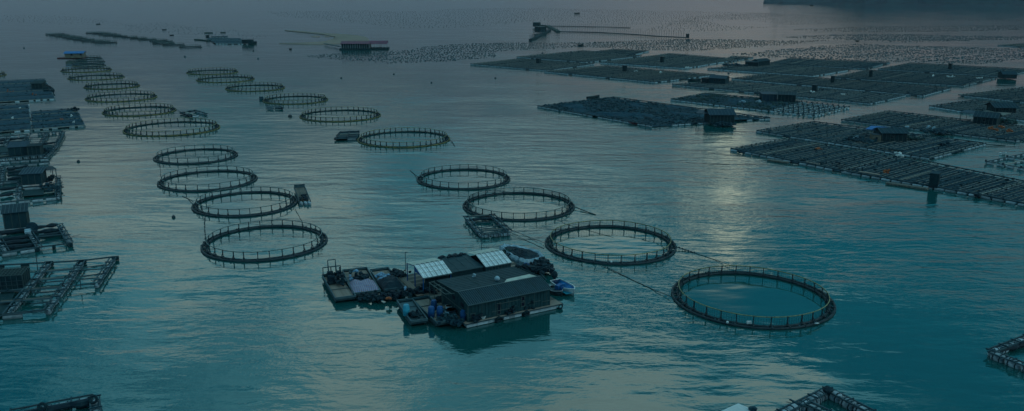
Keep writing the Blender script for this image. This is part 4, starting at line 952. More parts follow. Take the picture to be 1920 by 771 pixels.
fs = frame('string of small floats before the near left rim of a yellowish pen', [((499, 199.5), (530, 200), 'S'), ((500, 203.5), (514, 203.8), 'S'), ((516, 203), (530, 203), 'D')], (515, 201))
tag(MB().box(P(490, 184.5, .4), (1.3, 1.0, 1.0), .3).box(P(490, 184.5, .95), (1.4, 1.1, .1), .3).build('float_box', MT['gear'], origin=P(490, 184.5, 0)), 'dark box float touching the left rim of a yellowish pen', 'float')
# ------------------------------------------------------------------ far things
def far_house():
    o, q = hut('houseboat', 'far houseboat with a bright blue roof and tan walls', 'houseboat', (122, 109), (156, 108.5), 6.5, 2.2, .7, 'wallt', 'roofbl', .8, 'gable', over=.5, openings=[(3, 1.6, .9, .9), (7, 1.6, .9, .9)])
    b = MB(); b.box(P(137, 108, .2), (11.5, 8, .5), .0); b.build('float_deck', MT['red'], o)
far_house()
def jetty():
    o = thing('floating_house', 'long floating house with a faded red roof by the sand bar', 'houseboat', P(680, 90, 0))
    z = .6
    def seg(fl, fr, D, hw, hr, open_=False):
        a, b_ = P(*fl, z), P(*fr, z); ex = b_ - a; W = ex.length; ex.normalize(); ey = Vector((-ex.y, ex.x, 0))
        q = lambda x, y, zz: a + ex * x + ey * y + Vector((0, 0, zz))
        if not open_:
            for p0, p1 in ((q(0, 0, hw / 2), q(W, 0, hw / 2)), (q(0, 0, hw / 2), q(0, D, hw / 2)), (q(W, 0, hw / 2), q(W, D, hw / 2)), (q(0, D, hw / 2), q(W, D, hw / 2))): MB().bar(p0, p1, .1, hw).build('wall', MT['wallg'], o)
            for i in range(9):
                bpiece('window', 'dark', o, q(W * (i + .35) / 9, -.08, hw * .55), q(W * (i + .7) / 9, -.08, hw * .55), .08, .8)
        n = 12
        for i in range(n + 1): bpiece('post', 'foam', o, q(W * i / n, -.15, 0), q(W * i / n, -.15, hw), .16, .16)
        b = MB(); th = Vector((0, 0, .12))
        for p in ([q(-.5, -.8, hw), q(W + .5, -.8, hw), q(W + .5, D / 2, hw + hr), q(-.5, D / 2, hw + hr)], [q(-.5, D / 2, hw + hr), q(W + .5, D / 2, hw + hr), q(W + .5, D + .8, hw), q(-.5, D + .8, hw)]):
            b.add(p + [k + th for k in p], [(3, 2, 1, 0), (4, 5, 6, 7), (0, 1, 5, 4), (1, 2, 6, 5), (2, 3, 7, 6), (3, 0, 4, 7)])
        b.build('roof', MT['roofred'], o)
        b = MB(); c = q(W / 2, D / 2, -.2); b.box(c, (W + 2, D + 2, .7), math.atan2(ex.y, ex.x)); b.build('float_deck', MT['walld'], o)
    seg((640, 91.5), (692, 91.5), 13, 2.7, 1.1); seg((693, 91), (725, 91), 10, 2.6, 1.4, True)
    for (p, q_) in (((608, 82), (622, 84.5)), ((622, 84.5), (637, 87.5))): bpiece('gangway', 'beam', o, P(*p, .8), P(*q_, .9), 1.3, .3)
    b = MB()
    for i in range(12): b.box(P(610 + i * 2.3, 82.4 + i * .45, 1.2), (.12, .12, 1.3))
    stuff(b.build('railing', MT['beam'], o))
jetty()
# sheds far out at the left
lraft('dark far raft with two sheds at the upper left centre', (385, 71.5), (450, 72.5), (463, 83), (404, 82.5), 3)
lraft('slim dark far raft behind the far sheds', (395, 69), (427, 68.5), (427, 70.5), (397, 70.8), 1)
hut('shed', 'dark square shed at the right end of the far raft', 'shed', (453.5, 81.5), (465, 82), 5, 2.2, .3, 'walld', 'walld', .5, 'flat')
hut('shed', 'small dark shed at the left of the far raft', 'shed', (386, 72), (390.5, 72), 3, 2.0, .3, 'walld', 'walld', .5, 'flat')
tag(MB().bar(P(368, 73.8, .3), P(392, 76.5, .3), 3.0, .5).build('pointed_raft', MT['weed'], origin=P(380, 75, 0)), 'dark pointed arm at the left of the far raft', 'raft')
tag(MB().bar(P(383, 61.6, .3), P(399, 61.4, .3), 3.0, .6).build('raft_strip', MT['weed'], origin=P(390, 61.5, 0)), 'thin far raft strip above the far sheds', 'raft')
tag(MB().bar(P(414, 60.8, .3), P(422, 60.6, .3), 3.0, .5).build('raft_strip', MT['weed'], origin=P(418, 60.7, 0)), 'shorter thin far raft strip, right of the longer one', 'raft')
# sand bar
def sandbar():
    pts = [(534, 56.7), (560, 57.5), (581, 59.7), (615, 62.5), (645, 64), (672, 66.5), (685, 69), (691, 73), (692, 76), (686, 79), (660, 80.5), (638, 81), (608, 82.6), (570, 82.3), (524, 81), (560, 80.2), (598, 78.2), (612, 76.6), (625, 72.5), (628, 69), (610, 64.8), (580, 61.5), (555, 59.4)]
    top = [P(u, v, .35) for u, v in pts]; bot = [p + Vector((0, 0, -.8)) for p in top]; n = len(pts)
    ctr = sum(top, Vector()) / n
    bm = bmesh.new(); vt = [bm.verts.new(p) for p in top]; vb = [bm.verts.new(p + (p - ctr) * .015) for p in bot]
    f = bm.faces.new(vt)
    for i in range(n): bm.faces.new((vt[i], vb[i], vb[(i + 1) % n], vt[(i + 1) % n]))
    bmesh.ops.triangulate(bm, faces=[f])
    me = bpy.data.meshes.new('sand_bar'); bm.to_mesh(me); me.materials.append(MT['sand']); o = bpy.data.objects.new('sand_bar', me); COL.objects.link(o); tag(o, kind='structure')
    b = MB()
    for (u0, v, u1, h) in ((583, 68.5, 601, 1.1), (606, 68.2, 619, .7)):
        m = [(u0, v), ((u0 * 3 + u1) / 4, v - h), ((u0 + u1) / 2, v - h * 1.1), ((u0 + u1 * 3) / 4, v - h), (u1, v), ((u0 + u1 * 3) / 4, v + h), ((u0 + u1) / 2, v + h), ((u0 * 3 + u1) / 4, v + h * .8)]
        b.slab([P(*k, .15) for k in m], .5)
    tag(b.build('sand_shoals', MT['sand']), kind='structure')
    tag(MB().tube([P(627.5, 68.5, -.2), P(627.5, 68.5, 2.6)], .25, 6).build('marker_post', MT['beam'], origin=P(627.5, 68.5, 0)), 'thin marker post at the inner edge of the sand bar', 'post')
sandbar()
# stake weir
def weir():
    o = thing('stake_weir', 'V shaped fish weir of stakes and netting at the top centre', 'fish trap', P(1030, 56, 0))
    def fence(pts, n, hh, thick=.2, netm='gear', nh=.9, r=.14):
        P_ = [P(u, v, 0) for u, v in pts]; seg = [(P_[i + 1] - P_[i]).length for i in range(len(P_) - 1)]; T = sum(seg)
        def at(s):
            for i, l in enumerate(seg):
                if s <= l or i == len(seg) - 1: return P_[i].lerp(P_[i + 1], min(1, s / l))
                s -= l
        for i in range(n + 1):
            q = at(T * i / n); h_ = hh * random.uniform(.6, 1.15); bpiece('stake', 'beam', o, q - Vector((0, 0, .4)), q + Vector((random.uniform(-.2, .2), 0, h_)), r * 2, r * 2)
        b = MB()
        for i in range(len(P_) - 1): b.bar(P_[i] + Vector((0, 0, nh / 2)), P_[i + 1] + Vector((0, 0, nh / 2)), thick, nh)
        b.build('fence_netting', MT[netm], o)
    fence([(1027, 48.9), (1080, 49.8), (1130, 50.8), (1182, 52.3)], 42, 3.2, .2, nh=.3, r=.06)
    fence([(1045, 59.4), (1120, 61), (1190, 65), (1230, 68), (1291, 71)], 60, 4.2, .25, nh=.4, r=.07)
    fence([(1011, 48.3), (1027, 50), (1036, 54.5), (1047, 60.3)], 16, 2.4, 3.0, 'weed', 1.0, .12)
    fence([(1031, 58.3), (1022, 62.5), (1012, 67.5), (1003, 73), (994, 76.8)], 20, 3.6, 2.0, 'walld', 1.2, .15)
weir()
hut('hut', 'long dark hut at the far left corner of the fish weir', 'hut', (999, 50), (1011, 50.2), 6, 3.4, .5, 'walld', 'roofd', .8, 'mono', ribs=False)
hut('hut', 'dark hut on stilts inside the angle of the fish weir', 'hut', (1012, 61), (1024.5, 60.5), 6, 4.2, .4, 'walld', 'roofd', .9, 'mono', ribs=False)
hut('hut', 'tiny hut at the far right end of the fish weir', 'hut', (1288, 71.5), (1292, 71.5), 2.5, 2.8, .3, 'walld', 'roofd', .5, 'flat')
# ------------------------------------------------------------------ the floating house in the middle: local metres, x along the front edge, y away from the camera
O0 = P(873.5, 617, 0); E0 = P(1053, 578, 0); XA = (E0 - O0).normalized(); YA = Vector((-XA.y, XA.x, 0)); RZ = math.atan2(XA.y, XA.x)
def G(x, y, z): return O0 + XA * x + YA * y + Vector((0, 0, z))
def gb(name, k, parent, p, q, wd, ht, label=None): return bpiece(name, k, parent, G(*p), G(*q), wd, ht, label)
def gbox(b, c, d, rz=0.0, rx=0.0): return b.box(G(*c), d, RZ + rz, rx)
# front pontoon deck
o = thing('pontoon_deck', 'plank deck on white foam floats carrying the big dark house', 'deck', G(6, 3, 0))
for i in range(14):
    y = .18 + i * .36
    gb('plank', 'deck' if i < 4 else 'deckd', o, (0 + random.uniform(-.05, .05), y, .50), (11.9 if y < 3 else 11.4 + random.uniform(-.1, .1), y, .50), .345, .07)
for x0, x1 in ((.15, 1.35), (1.4, 2.7), (2.75, 3.6), (4.55, 5.2), (5.22, 5.9), (5.92, 6.75), (7.5, 8.9), (8.95, 10.3), (10.33, 11.2)):
    gb('float', 'foam', o, (x0, .32, .24), (x1, .32, .24), .5, .36)
for x in (1.4, 4.2, 7.1): gb('float', 'foam', o, (x, 3.8, .2), (x + 1.3, 3.8, .2), .5, .36)
gb('edge_beam', 'beam', o, (-.05, .04, .46), (11.95, .04, .46), .09, .13); gb('edge_beam', 'beam', o, (11.97, 0, .44), (11.97, 5.0, .44), .09, .14); gb('edge_beam', 'beam', o, (-.08, 0, .44), (-.08, 5, .44), .09, .14)
for x, n_ in ((3.7, 2), (4.0, 1), (7.1, 2), (7.35, 1), (11.6, 1)):
    for k in range(n_):
        piece('tyre', MB().tube([(.24 * math.cos(i * .628), 0, .24 * math.sin(i * .628)) for i in range(10)], .09, 7, True).mesh('tyre', MT['strap'], None, True), o, G(x + .15 * k, -.12, .28 + .1 * k), (0, 0, RZ))
# second deck behind, and yard deck between the huts
o = thing('yard_deck', 'cluttered plank yard behind and left of the big dark house', 'deck', G(4, 11, 0))
for i in range(30):
    y = 5.4 + i * .40; x0, x1 = (-1.1, 11.6) if y > 9.8 else (-.1, 11.4)
    if y > 13.4: x0, x1 = -1.1, 14.6 if y < 17 else 3.0
    gb('plank', 'deckd' if i % 3 else 'deck', o, (x0, y, .48), (x1 + random.uniform(-.1, .1), y, .48), .38, .07)
for y in (5.6, 10.3, 13.8, 16.8): gb('float', 'foam', o, (0, y, .2), (11, y, .2), .5, .36)
# gangplanks on the left side
o = thing('gangplank', 'pale gangplank walk along the left side of the blue posted shelter', 'planks', G(-.6, 13, .5))
for i, (a, b_) in enumerate((((-.95, 11.2), (-.55, 16.6)), ((-.68, 11.2), (-.28, 16.6)), ((-.41, 11.2), (.0, 16.6)))): gb('plank', 'deck', o, (*a, .60), (*b_, .60), .25, .06)
# big house
hs = thing('floating_house', 'big dark floating house with a ribbed front roof and a wide flat back roof', 'house', G(5.5, 3, .5))
WX0, WX1, WY0, WY1 = .45, 10.45, .35, 6.6; EH = 2.55
for (p0, p1) in (((WX0, WY0), (WX1, WY0)), ((WX1, WY0), (WX1, WY1)), ((WX1, WY1), (WX0, WY1)), ((WX0, WY1), (WX0, WY0))):
    MB().bar(G(*p0, (.52 + EH) / 2), G(*p1, (.52 + EH) / 2), .08, EH - .52).build('wall', MT['wallg'], hs)
for xx in (WX0, WX1):
    b = MB(); g = [G(xx - .04, WY0, EH), G(xx - .04, 2.2, 3.24), G(xx - .04, WY1, 2.95), G(xx - .04, WY1, EH), G(xx + .04, WY0, EH), G(xx + .04, 2.2, 3.24), G(xx + .04, WY1, 2.95), G(xx + .04, WY1, EH)]
    b.add(g, [(0, 1, 2, 3), (7, 6, 5, 4), (0, 4, 5, 1), (1, 5, 6, 2), (2, 6, 7, 3), (3, 7, 4, 0)]); b.build('gable', MT['wallg'], hs)
for i in range(26):
    x = WX0 + (WX1 - WX0) * i / 25
    if i % 1 == 0: gb('batten', 'batten' if i % 4 == 0 else 'wallg', hs, (x, WY0 - .06, .55), (x, WY0 - .06, EH - .02), .04, .05)
for z, x0, x1 in ((1.05, .5, 2.0), (1.15, 3.2, 5.6), (1.9, 4.0, 6.6), (1.3, 7.6, 9.2), (1.1, 9.4, 10.4)): gb('batten', 'batten', hs, (x0, WY0 - .09, z), (x1, WY0 - .09, z), .04, .05)
for x, z, w_, h_ in ((4.05, 1.35, .42, 1.25), (7.0, 1.95, .42, .5), (7.0, 1.30, .42, .5), (.95, 1.25, .5, .35)):
    b = MB(); gbox(b, (x, WY0 - .045, z), (w_, .05, h_)); f = b.build('window', MT['dark'], hs); b = MB()
    for sx, sz, ww, hh in ((0, h_ / 2, w_ + .1, .05), (0, -h_ / 2, w_ + .1, .05), (-w_ / 2, 0, .05, h_), (w_ / 2, 0, .05, h_)): gbox(b, (x + sx, WY0 - .1, z + sz), (ww, .05, hh))
    b.build('frame', MT['batten'], f)
for i in range(9):
    y = WY0 + (WY1 - WY0) * i / 8; gb('batten', 'batten' if i in (0, 8, 4) else 'wallg', hs, (WX0 - .06, y, .55), (WX0 - .06, y, EH), .05, .05)
gb('batten', 'batten', hs, (WX0 - .1, .2, 1.45), (WX0 - .1, 6.4, 1.65), .04, .07)
for y, z in ((1.6, 2.05), (3.6, 2.2)):
    b = MB(); b.box(G(WX0 - .05, y, z), (.6, .05, .4), RZ + math.pi / 2); b.build('window', MT['dark'], hs)
b = MB(); b.box(G(WX0 - .07, 1.3, 1.05), (.65, .05, 1.0), RZ + math.pi / 2); b.build('door', MT['blue'], hs, )
def sheet(name, m, parent, pts, th=.06):
    p = [G(*k) for k in pts]; t = Vector((0, 0, th)); b = MB(); b.add(p + [k + t for k in p], [(3, 2, 1, 0), (4, 5, 6, 7), (0, 1, 5, 4), (1, 2, 6, 5), (2, 3, 7, 6), (3, 0, 4, 7)]); return b.build(name, MT[m], parent)
rf = sheet('front_roof', 'roofd', hs, [(.2, -.1, 2.52), (10.45, -.1, 2.52), (10.3, 2.2, 3.22), (.2, 2.2, 3.22)])
for i in range(44):
    x = .22 + 10.15 * i / 43; q = gb('rib', 'roofr' if i % 9 else 'batten', rf, (x, -.1, 2.61), (x, 2.2, 3.31), .05 if i % 9 else .06, .06)
gb('ridge_cap', 'roofr', rf, (.15, 2.2, 3.34), (10.35, 2.2, 3.34), .12, .04); gb('eave_board', 'roofr', rf, (.18, -.12, 2.57), (10.47, -.12, 2.57), .05, .1)
bk = sheet('back_roof', 'roofg', hs, [(.2, 2.26, 3.20), (10.2, 2.26, 3.20), (9.7, 7.0, 3.02), (-.05, 7.0, 3.02)])
for i in range(9):
    y = 2.8 + i * .52; gb('rib', 'roofg', bk, (.1, y, 3.27 - (y - 2.2) * .037), (9.9, y, 3.27 - (y - 2.2) * .037), .12, .05)
for x in (.1, 3.3, 6.6, 9.75): gb('rib', 'batten', bk, (x, 2.3, 3.30), (x - .1, 7.0, 3.12), .04, .04)
sheet('patch_sheet', 'roofc', bk, [(5.9, 2.35, 3.32), (9.9, 2.35, 3.32), (9.6, 3.3, 3.30), (6.6, 3.1, 3.30)], .03)
# porch frame at the left end of the flat roof
for p, q_ in (((-.35, 6.9, .5), (-.35, 6.9, 3.0)), ((-.3, 5.0, .5), (-.3, 5.0, 3.0)), ((-.45, 7.0, 3.05), (-.45, 2.4, 3.15)), ((-.9, 7.0, 3.0), (-.9, 3.0, 3.0)), ((-.9, 7.0, 3.0), (-.2, 7.0, 3.05)), ((-.9, 3.0, 3.0), (-.1, 2.4, 3.15)), ((-.9, 5.8, 3.0), (-.2, 5.8, 3.05)), ((-.9, 4.6, 3.0), (-.2, 4.6, 3.05)), ((-.9, 6.9, .5), (-.9, 6.9, 3.0))):
    gb('porch_pole', 'batten', hs, p, q_, .07, .07)
tag(MB().ball(G(5.55, 3.35, 3.5), .30, 10, 7).build('float_ball', MT['sheet'], origin=G(5.55, 3.35, 3.3), smooth=True), 'pale round ball lying on the flat back roof', 'ball')
o = lumps('bag', 'small pale rag on the flat back roof near its rear edge', 'cloth', [(887, 519.5), (892, 519)], 'sheet', .12, 6, (.08, .16), z=3.2, boxes=.3)
# canopies
def canopy(label, x0, x1, xf, ym=12.65, posts=True):
    o = thing('shelter', label, 'shelter', G((x0 + x1) / 2, 12.6, .5))
    yf, yb = 10.15, 15.0; zf, zr, zb = 2.38, 3.2, 2.82
    n = 6
    for i in range(n):
        a0, a1 = x0 + (x1 - x0) * i / n, x0 + (x1 - x0) * (i + 1) / n - .015; z = .004 * (i % 2)
        s_ = sheet('roof_sheet', 'roofw', o, [(a0, yf, zf + z), (a1, yf, zf + z), (a1, ym, zr + z), (a0, ym, zr + z)], .03)
        for k in (.25, .75):
            xx = a0 + (a1 - a0) * k; gb('rib', 'roofw', s_, (xx, yf, zf + .06), (xx, ym, zr + .06), .07, .05)
        xx = a0; gb('seam', 'roofr', s_, (xx, yf - .01, zf + .045), (xx, ym, zr + .045), .035, .03)
        sheet('roof_sheet', 'roofc', o, [(a0, ym + .02, zr + z), (a1, ym + .02, zr + z), (a1, yb, zb + z), (a0, yb, zb + z)], .03)
    for t in (.33, .66): gb('purlin', 'roofc', o, (x0, yf + (ym - yf) * t, zf + (zr - zf) * t + .10), (x1, yf + (ym - yf) * t, zf + (zr - zf) * t + .10), .03, .03)
    for i in range(n * 2): gb('ridge_cap', 'roofr' if i % 2 else 'roofc', o, (x0 + (x1 - x0) * i / (n * 2), ym, zr + .08), (x0 + (x1 - x0) * (i + .85) / (n * 2), ym, zr + .08), .14, .05)
    gb('eave_board', 'roofr', o, (x0, yf - .03, zf - .02), (x1, yf - .03, zf - .02), .05, .12)
    if posts:
        for x in (x0 + .1, x1 - .1):
            for y, zz in ((yf + .15, zf), (ym, zr - .05), (yb - .1, zb)): gb('post', 'blue', o, (x, y, .5), (x, y, zz), .12, .12)
            gb('rafter', 'blue', o, (x, yf, zf - .07), (x, ym, zr - .07), .08, .12); gb('rafter', 'blue', o, (x, ym, zr - .07), (x, yb, zb - .07), .08, .12)
            b = MB(); g = [G(x - .02, yf + .2, zf), G(x - .02, ym, zf + .1), G(x - .02, ym, zr - .1), G(x + .02, yf + .2, zf), G(x + .02, ym, zf + .1), G(x + .02, ym, zr - .1)]
            b.add(g, [(0, 1, 2), (5, 4, 3), (0, 2, 5, 3), (1, 4, 5, 2), (0, 3, 4, 1)]); b.build('gusset', MT['blue'], o)
    return o
canopy('open shelter with a white ribbed roof and blue posts, left one', -.25, 3.4, 0)
c2 = canopy('right hand shelter with a white ribbed roof on dark walls', 7.75, 11.35, 0, posts=False)
for p0, p1 in (((7.9, 10.35), (11.25, 10.35)), ((11.25, 10.35), (11.25, 14.9)), ((11.25, 14.9), (7.9, 14.9)), ((7.9, 14.9), (7.9, 10.35))): MB().bar(G(*p0, 1.42), G(*p1, 1.42), .08, 1.85).build('wall', MT['wall'], c2)
for i in range(9): gb('batten', 'batten', c2, (7.9 + 3.35 * i / 8, 10.28, .6), (7.9 + 3.35 * i / 8, 10.28, 2.34), .04, .05)
for i in range(7): gb('batten', 'batten', c2, (11.31, 10.4 + 4.4 * i / 6, .6), (11.31, 10.4 + 4.4 * i / 6, 2.34), .05, .04)
md = thing('shed', 'low dark shed with a flat tarred roof between the two white shelters', 'shed', G(5.6, 12.5, .5))
sheet('roof', 'roofg', md, [(3.5, 10.45, 2.28), (7.7, 10.45, 2.28), (7.6, 14.9, 2.75), (3.6, 14.7, 2.7)], .07)
for p0, p1 in (((3.6, 10.6), (7.7, 10.6)), ((7.65, 10.6), (7.65, 14.6)), ((7.6, 14.6), (3.7, 14.6)), ((3.6, 14.6), (3.6, 10.6))): MB().bar(G(*p0, 1.35), G(*p1, 1.35), .08, 1.7).build('wall', MT['walld'], md)
for x in (4.6, 5.7, 6.8): gb('rib', 'roofr', md, (x, 10.45, 2.38), (x, 14.75, 2.83), .03, .03)
MB().bar(G(.3, 10.9, 1.3), G(3.3, 10.9, 1.3), .06, 1.6).build('back_wall', MT['walld'], md)
b = MB()
for i in range(16): gbox(b, (random.uniform(3.8, 7.4), random.uniform(14.4, 15.1), random.uniform(2.75, 2.95)), (random.uniform(.3, .8), random.uniform(.2, .4), .2), random.random())
stuff(b.build('roof_scraps', MT['tarpd'], md))
for x, y, z0, h_, lab in ((.35, 16.6, .5, 3.1, 'thin pole with a small arm at the left shelter'), (9.9, 15.2, .5, 5.6, 'tall thin mast behind the right white shelter')):
    o = thing('mast', lab, 'mast', G(x, y, z0)); gb('pole', 'beam', o, (x, y, z0), (x, y, z0 + h_), .07, .07)
    gb('arm', 'beam', o, (x, y, z0 + h_ - .05), (x + .3, y, z0 + h_ - .05), .05, .05)
# barges: flat wooden punts
def barge(label, c0, c1, wd, ht=.62, m='hullg', fm='deck', planks=9, cover=None, hullm='hull', lift=.0):
    """c0 far end centre, c1 near end centre in local metres"""
    a, c = G(*c0, 0), G(*c1, 0); d = c - a; L = d.length; d.normalize(); n = Vector((-d.y, d.x, 0)); rz = math.atan2(d.y, d.x)
    o = thing('barge', label, 'barge', (a + c) / 2, 'flat wooden barges')
    def q(x, y, z): return a + d * x + n * y + Vector((0, 0, z))
    w2 = wd / 2
    b = MB(); sec = [(-.15, .35), (.7, -.15), (L - .9, -.15), (L + .1, .35)]
    for x, z in sec: b.v += [tuple(q(x, -w2 * .92, z)), tuple(q(x, w2 * .92, z)), tuple(q(x, w2, ht)), tuple(q(x, -w2, ht))]
    for i in range(3):
        k = i * 4; b.f += [(k, k + 1, k + 5, k + 4), (k + 1, k + 2, k + 6, k + 5), (k + 3, k, k + 4, k + 7)]
    b.f += [(3, 2, 1, 0), (12, 13, 14, 15)]; b.build('hull', MT[hullm], o)
    for i in range(planks):
        y = -w2 * .9 + wd * .9 * (i + .5) / planks; bpiece('floor_plank', fm, o, q(.1, y, ht - .16), q(L - .35, y, ht - .16), wd * .9 / planks * .96, .05)
    for s in (-1, 1):
        bpiece('side_rail', m, o, q(-.15, s * w2, ht + .04), q(L + .1, s * w2, ht + .04), .12, .16); bpiece('side_rail', 'beam', o, q(-.15, s * (w2 + .05), ht - .22), q(L + .1, s * (w2 + .05), ht - .22), .06, .10)
    for x in (-.15, L + .08): bpiece('end_board', m, o, q(x, -w2, ht + .05), q(x, w2, ht + .05), .12, .22)
    for x in (L * .3, L * .62):
        bpiece('rib', 'beam', o, q(x, -w2, ht - .05), q(x, w2, ht - .05), .08, .06)
    return o, q, L
def rack(o, q, x, w2, z, h_, k='beam'):
    for y in (-w2, w2): bpiece('rack_post', k, o, q(x, y, z), q(x, y, z + h_), .09, .09)
    bpiece('rack_bar', k, o, q(x, -w2, z + h_), q(x, w2, z + h_), .09, .09)
b1o, q1, L1 = barge('leftmost barge of the central group, pale floor and a metal rack', (-7.3, 21.2), (-8.35, 13.2), 2.25)
rack(b1o, q1, .15, 1.05, .6, 1.1); rack(b1o, q1, .25, .45, .6, 2.0)
for y in (-.45, .45): bpiece('rack_post', 'beam', b1o, q1(.25, y, 2.5), q1(1.2, y * 1.0, .6), .07, .07)
def engine(label, loc, s=1.0):
    b = MB(); rz = RZ
    b.box(loc + Vector((0, 0, .25 * s)), (.7 * s, .45 * s, .5 * s), rz); b.tube([loc + Vector((-.3 * s, 0, .55 * s)), loc + Vector((.3 * s, 0, .55 * s))], .2 * s, 10); b.tube([loc + Vector((.1, .1, .6 * s)), loc + Vector((.1, .1, 1.15 * s))], .06 * s, 6)
    b.tube([loc + Vector((.38 * s, .2, .3 * s)), loc + Vector((.46 * s, .2, .3 * s))], .28 * s, 12)
    o = b.build('engine', MT['tarpd'], origin=loc); tag(o, label, 'engine'); return o
engine('engine at the far left corner of the leftmost barge', q1(.8, .7, .6), 1.0); engine('engine under the rack of the leftmost barge', q1(.9, -.35, .6), 1.1); engine('larger dark engine in the middle of the leftmost barge', q1(2.9, -.55, .6), 1.3)
lumps('net_pile', 'dark net pile behind the larger engine on the leftmost barge', 'nets', [(636, 527), (643, 532)], 'tarpd', .3, 26, (.12, .3), z=.8)
b2o, q2, L2 = barge('wide barge with a striped sheet over its near end', (-4.25, 21.6), (-5.7, 13.5), 3.0, planks=12)
def heap_sheet(name, label, cat, q, x0, x1, y0, y1, z, hmax, m, nx=18, ny=14, seed=0.0):
    b = MB()
    for i in range(nx + 1):
        for j in range(ny + 1):
            s_, t_ = i / nx, j / ny; e = min(1, 4 * min(s_, 1 - s_)) ** .7 * min(1, 4 * min(t_, 1 - t_)) ** .7
            x = x0 + (x1 - x0) * s_; y = y0 + (y1 - y0) * t_; p = q(x, y, z); nn = noise.noise(p * .9 + Vector((seed, 0, 0))); n2 = noise.noise(p * 2.6)
            b.v.append(tuple(p + Vector((0, 0, e * (hmax * (.75 + .45 * nn) + .08 * n2)))))
    for i in range(nx):
        for j in range(ny): k = i * (ny + 1) + j; b.f.append((k, k + 1, k + ny + 2, k + ny + 1))
    n0 = len(b.v); 
    o = b.build(name, MT[m], origin=q((x0 + x1) / 2, (y0 + y1) / 2, z), smooth=False); tag(o, label, cat); return o
heap_sheet('striped_sheet', 'crumpled red and blue striped sheet covering cargo on the wide barge', 'tarpaulin', q2, 4.2, 8.1, -1.6, 1.5, .6, .8, 'stripe', 24, 20)
lumps('net_pile', 'dark net pile in the middle of the wide barge', 'nets', [(672, 522), (680, 524), (684, 529)], 'tarpd', .35, 40, (.14, .34), z=.75)
lumps('bag', 'light blue bag on the far end of the wide barge', 'bag', [(666, 509.5), (668, 509.5)], 'ltblue', .1, 6, (.15, .24), z=1.0, boxes=0)
lumps('bag', 'light blue bag on the left side of the wide barge', 'bag', [(655, 525.5), (659, 525)], 'ltblue', .1, 6, (.12, .2), z=.7, boxes=0)
lumps('bag_heap', 'blue bin lids on the far left corner of the wide barge', 'bags', [(656, 511.5), (661, 511)], 'hullg', .12, 6, (.15, .25), z=.8)
b3o, q3, L3 = barge('barge with a pile of light blue bags at its far end', (-1.6, 20.2), (-2.5, 13.0), 2.3, planks=9)
lumps('bag_heap', 'pile of light blue bags on the third barge', 'bags', [(712, 518), (722, 518), (719, 524)], 'ltblue', .22, 26, (.16, .27), z=.75, boxes=0)
heap_sheet('dark_tarpaulin', 'dark bluish tarpaulin heap on the near end of the third barge', 'tarpaulin', q3, 3.4, 7.6, -1.35, 1.15, .6, .85, 'tarpd', 20, 16, 5)
lumps('bag', 'pale blue bag on the dark tarpaulin heap', 'bag', [(760, 542.5), (762, 542.5)], 'ltblue', .08, 4, (.12, .18), z=1.3, boxes=0)
lumps('gear_heap', 'heap of ropes and tyres between the third barge and the left shelter', 'gear', [(737, 514), (748, 520), (756, 516)], 'tarpd', .45, 60, (.12, .3), z=.6)
lumps('gear_heap', 'dark hanging gear on the near ends of the wide barges', 'gear', [(676, 558), (700, 561), (735, 557), (745, 553)], 'tarpd', .35, 120, (.12, .35), z=.35)
lumps('gear_heap', 'dark clutter on the near left side of the left shelter', 'gear', [(755, 553), (775, 550), (795, 548), (815, 546)], 'tarpd', .4, 80, (.12, .32), z=.6)
lumps('orange_bundle', 'small orange red bundle hanging below the striped sheet', 'bundle', [(729, 560), (730.5, 560.5)], 'orange', .07, 6, (.12, .2), z=.7, boxes=0)
b4o, q4, L4 = barge('small barge with one light blue drum', (-2.95, 9.0), (-3.9, 3.0), 1.75, m='hullg', fm='hullg', planks=7)
b5o, q5, L5 = barge('small barge with three dark blue drums', (-1.15, 8.8), (-1.6, 1.5), 1.95, fm='deck', planks=8)
def drum(label, loc, m='bluedrum', h=.95, r=.32):
    o = thing('drum', label, 'drum', loc, 'plastic drums on the central barges')
    MB().tube([loc, loc + Vector((0, 0, .04)), loc + Vector((0, 0, h * .33)), loc + Vector((0, 0, h * .35)), loc + Vector((0, 0, h * .66)), loc + Vector((0, 0, h * .68)), loc + Vector((0, 0, h * .9)), loc + Vector((0, 0, h))], [r * .92, r, r, r * 1.04, r * 1.04, r, r * .97, r * .8], 14).build('body', MT[m], o, True)
    MB().tube([loc + Vector((0, 0, h - .02)), loc + Vector((0, 0, h + .04))], r * .78, 14).build('lid', MT['blue' if m == 'bluedrum' else m], o)
MT['ltdrum'] = mat('light_blue_drum', (.05, .30, .42), (.035, .20, .30), 2, .4)
def dr(u, v, lab, m='bluedrum', z=.55, **k): drum(lab, P(u, v, z), m, **k)
dr(762, 591, 'light blue drum standing on the small left barge', 'ltdrum', h=1.15, r=.36)
dr(809, 594, 'dark blue drum at the left of the group of three', h=1.1, r=.36); dr(813.5, 580, 'dark blue drum standing behind the other two', h=1.0, r=.33); dr(825, 594, 'dark blue drum at the right of the group of three', h=1.1, r=.36)
dr(868.5, 600, 'dark blue drum at the left wall of the big house', h=1.0, r=.33)
lumps('net_pile', 'dark engine and nets on the small left barge', 'gear', [(771, 593), (775, 590), (788, 594)], 'tarpd', .22, 34, (.1, .25), z=.65)
lumps('net_pile', 'dark clutter on the near end of the barge with drums', 'gear', [(822, 603), (838, 598), (846, 606)], 'gear', .3, 70, (.08, .24), z=.6)
lumps('bag_heap', 'pinkish white scraps beside the right drum', 'rags', [(833, 590), (838, 592), (834, 596)], 'sheet', .14, 14, (.05, .12), z=.75)
def tub(label, loc, m, r=.42, h=.45):
    o = MB().tube([loc, loc + Vector((0, 0, h)), loc + Vector((0, 0, h)), loc + Vector((0, 0, .12))], [r * .75, r, r * .9, r * .7], 12).build('tub', MT[m], origin=loc); tag(o, label, 'tub')
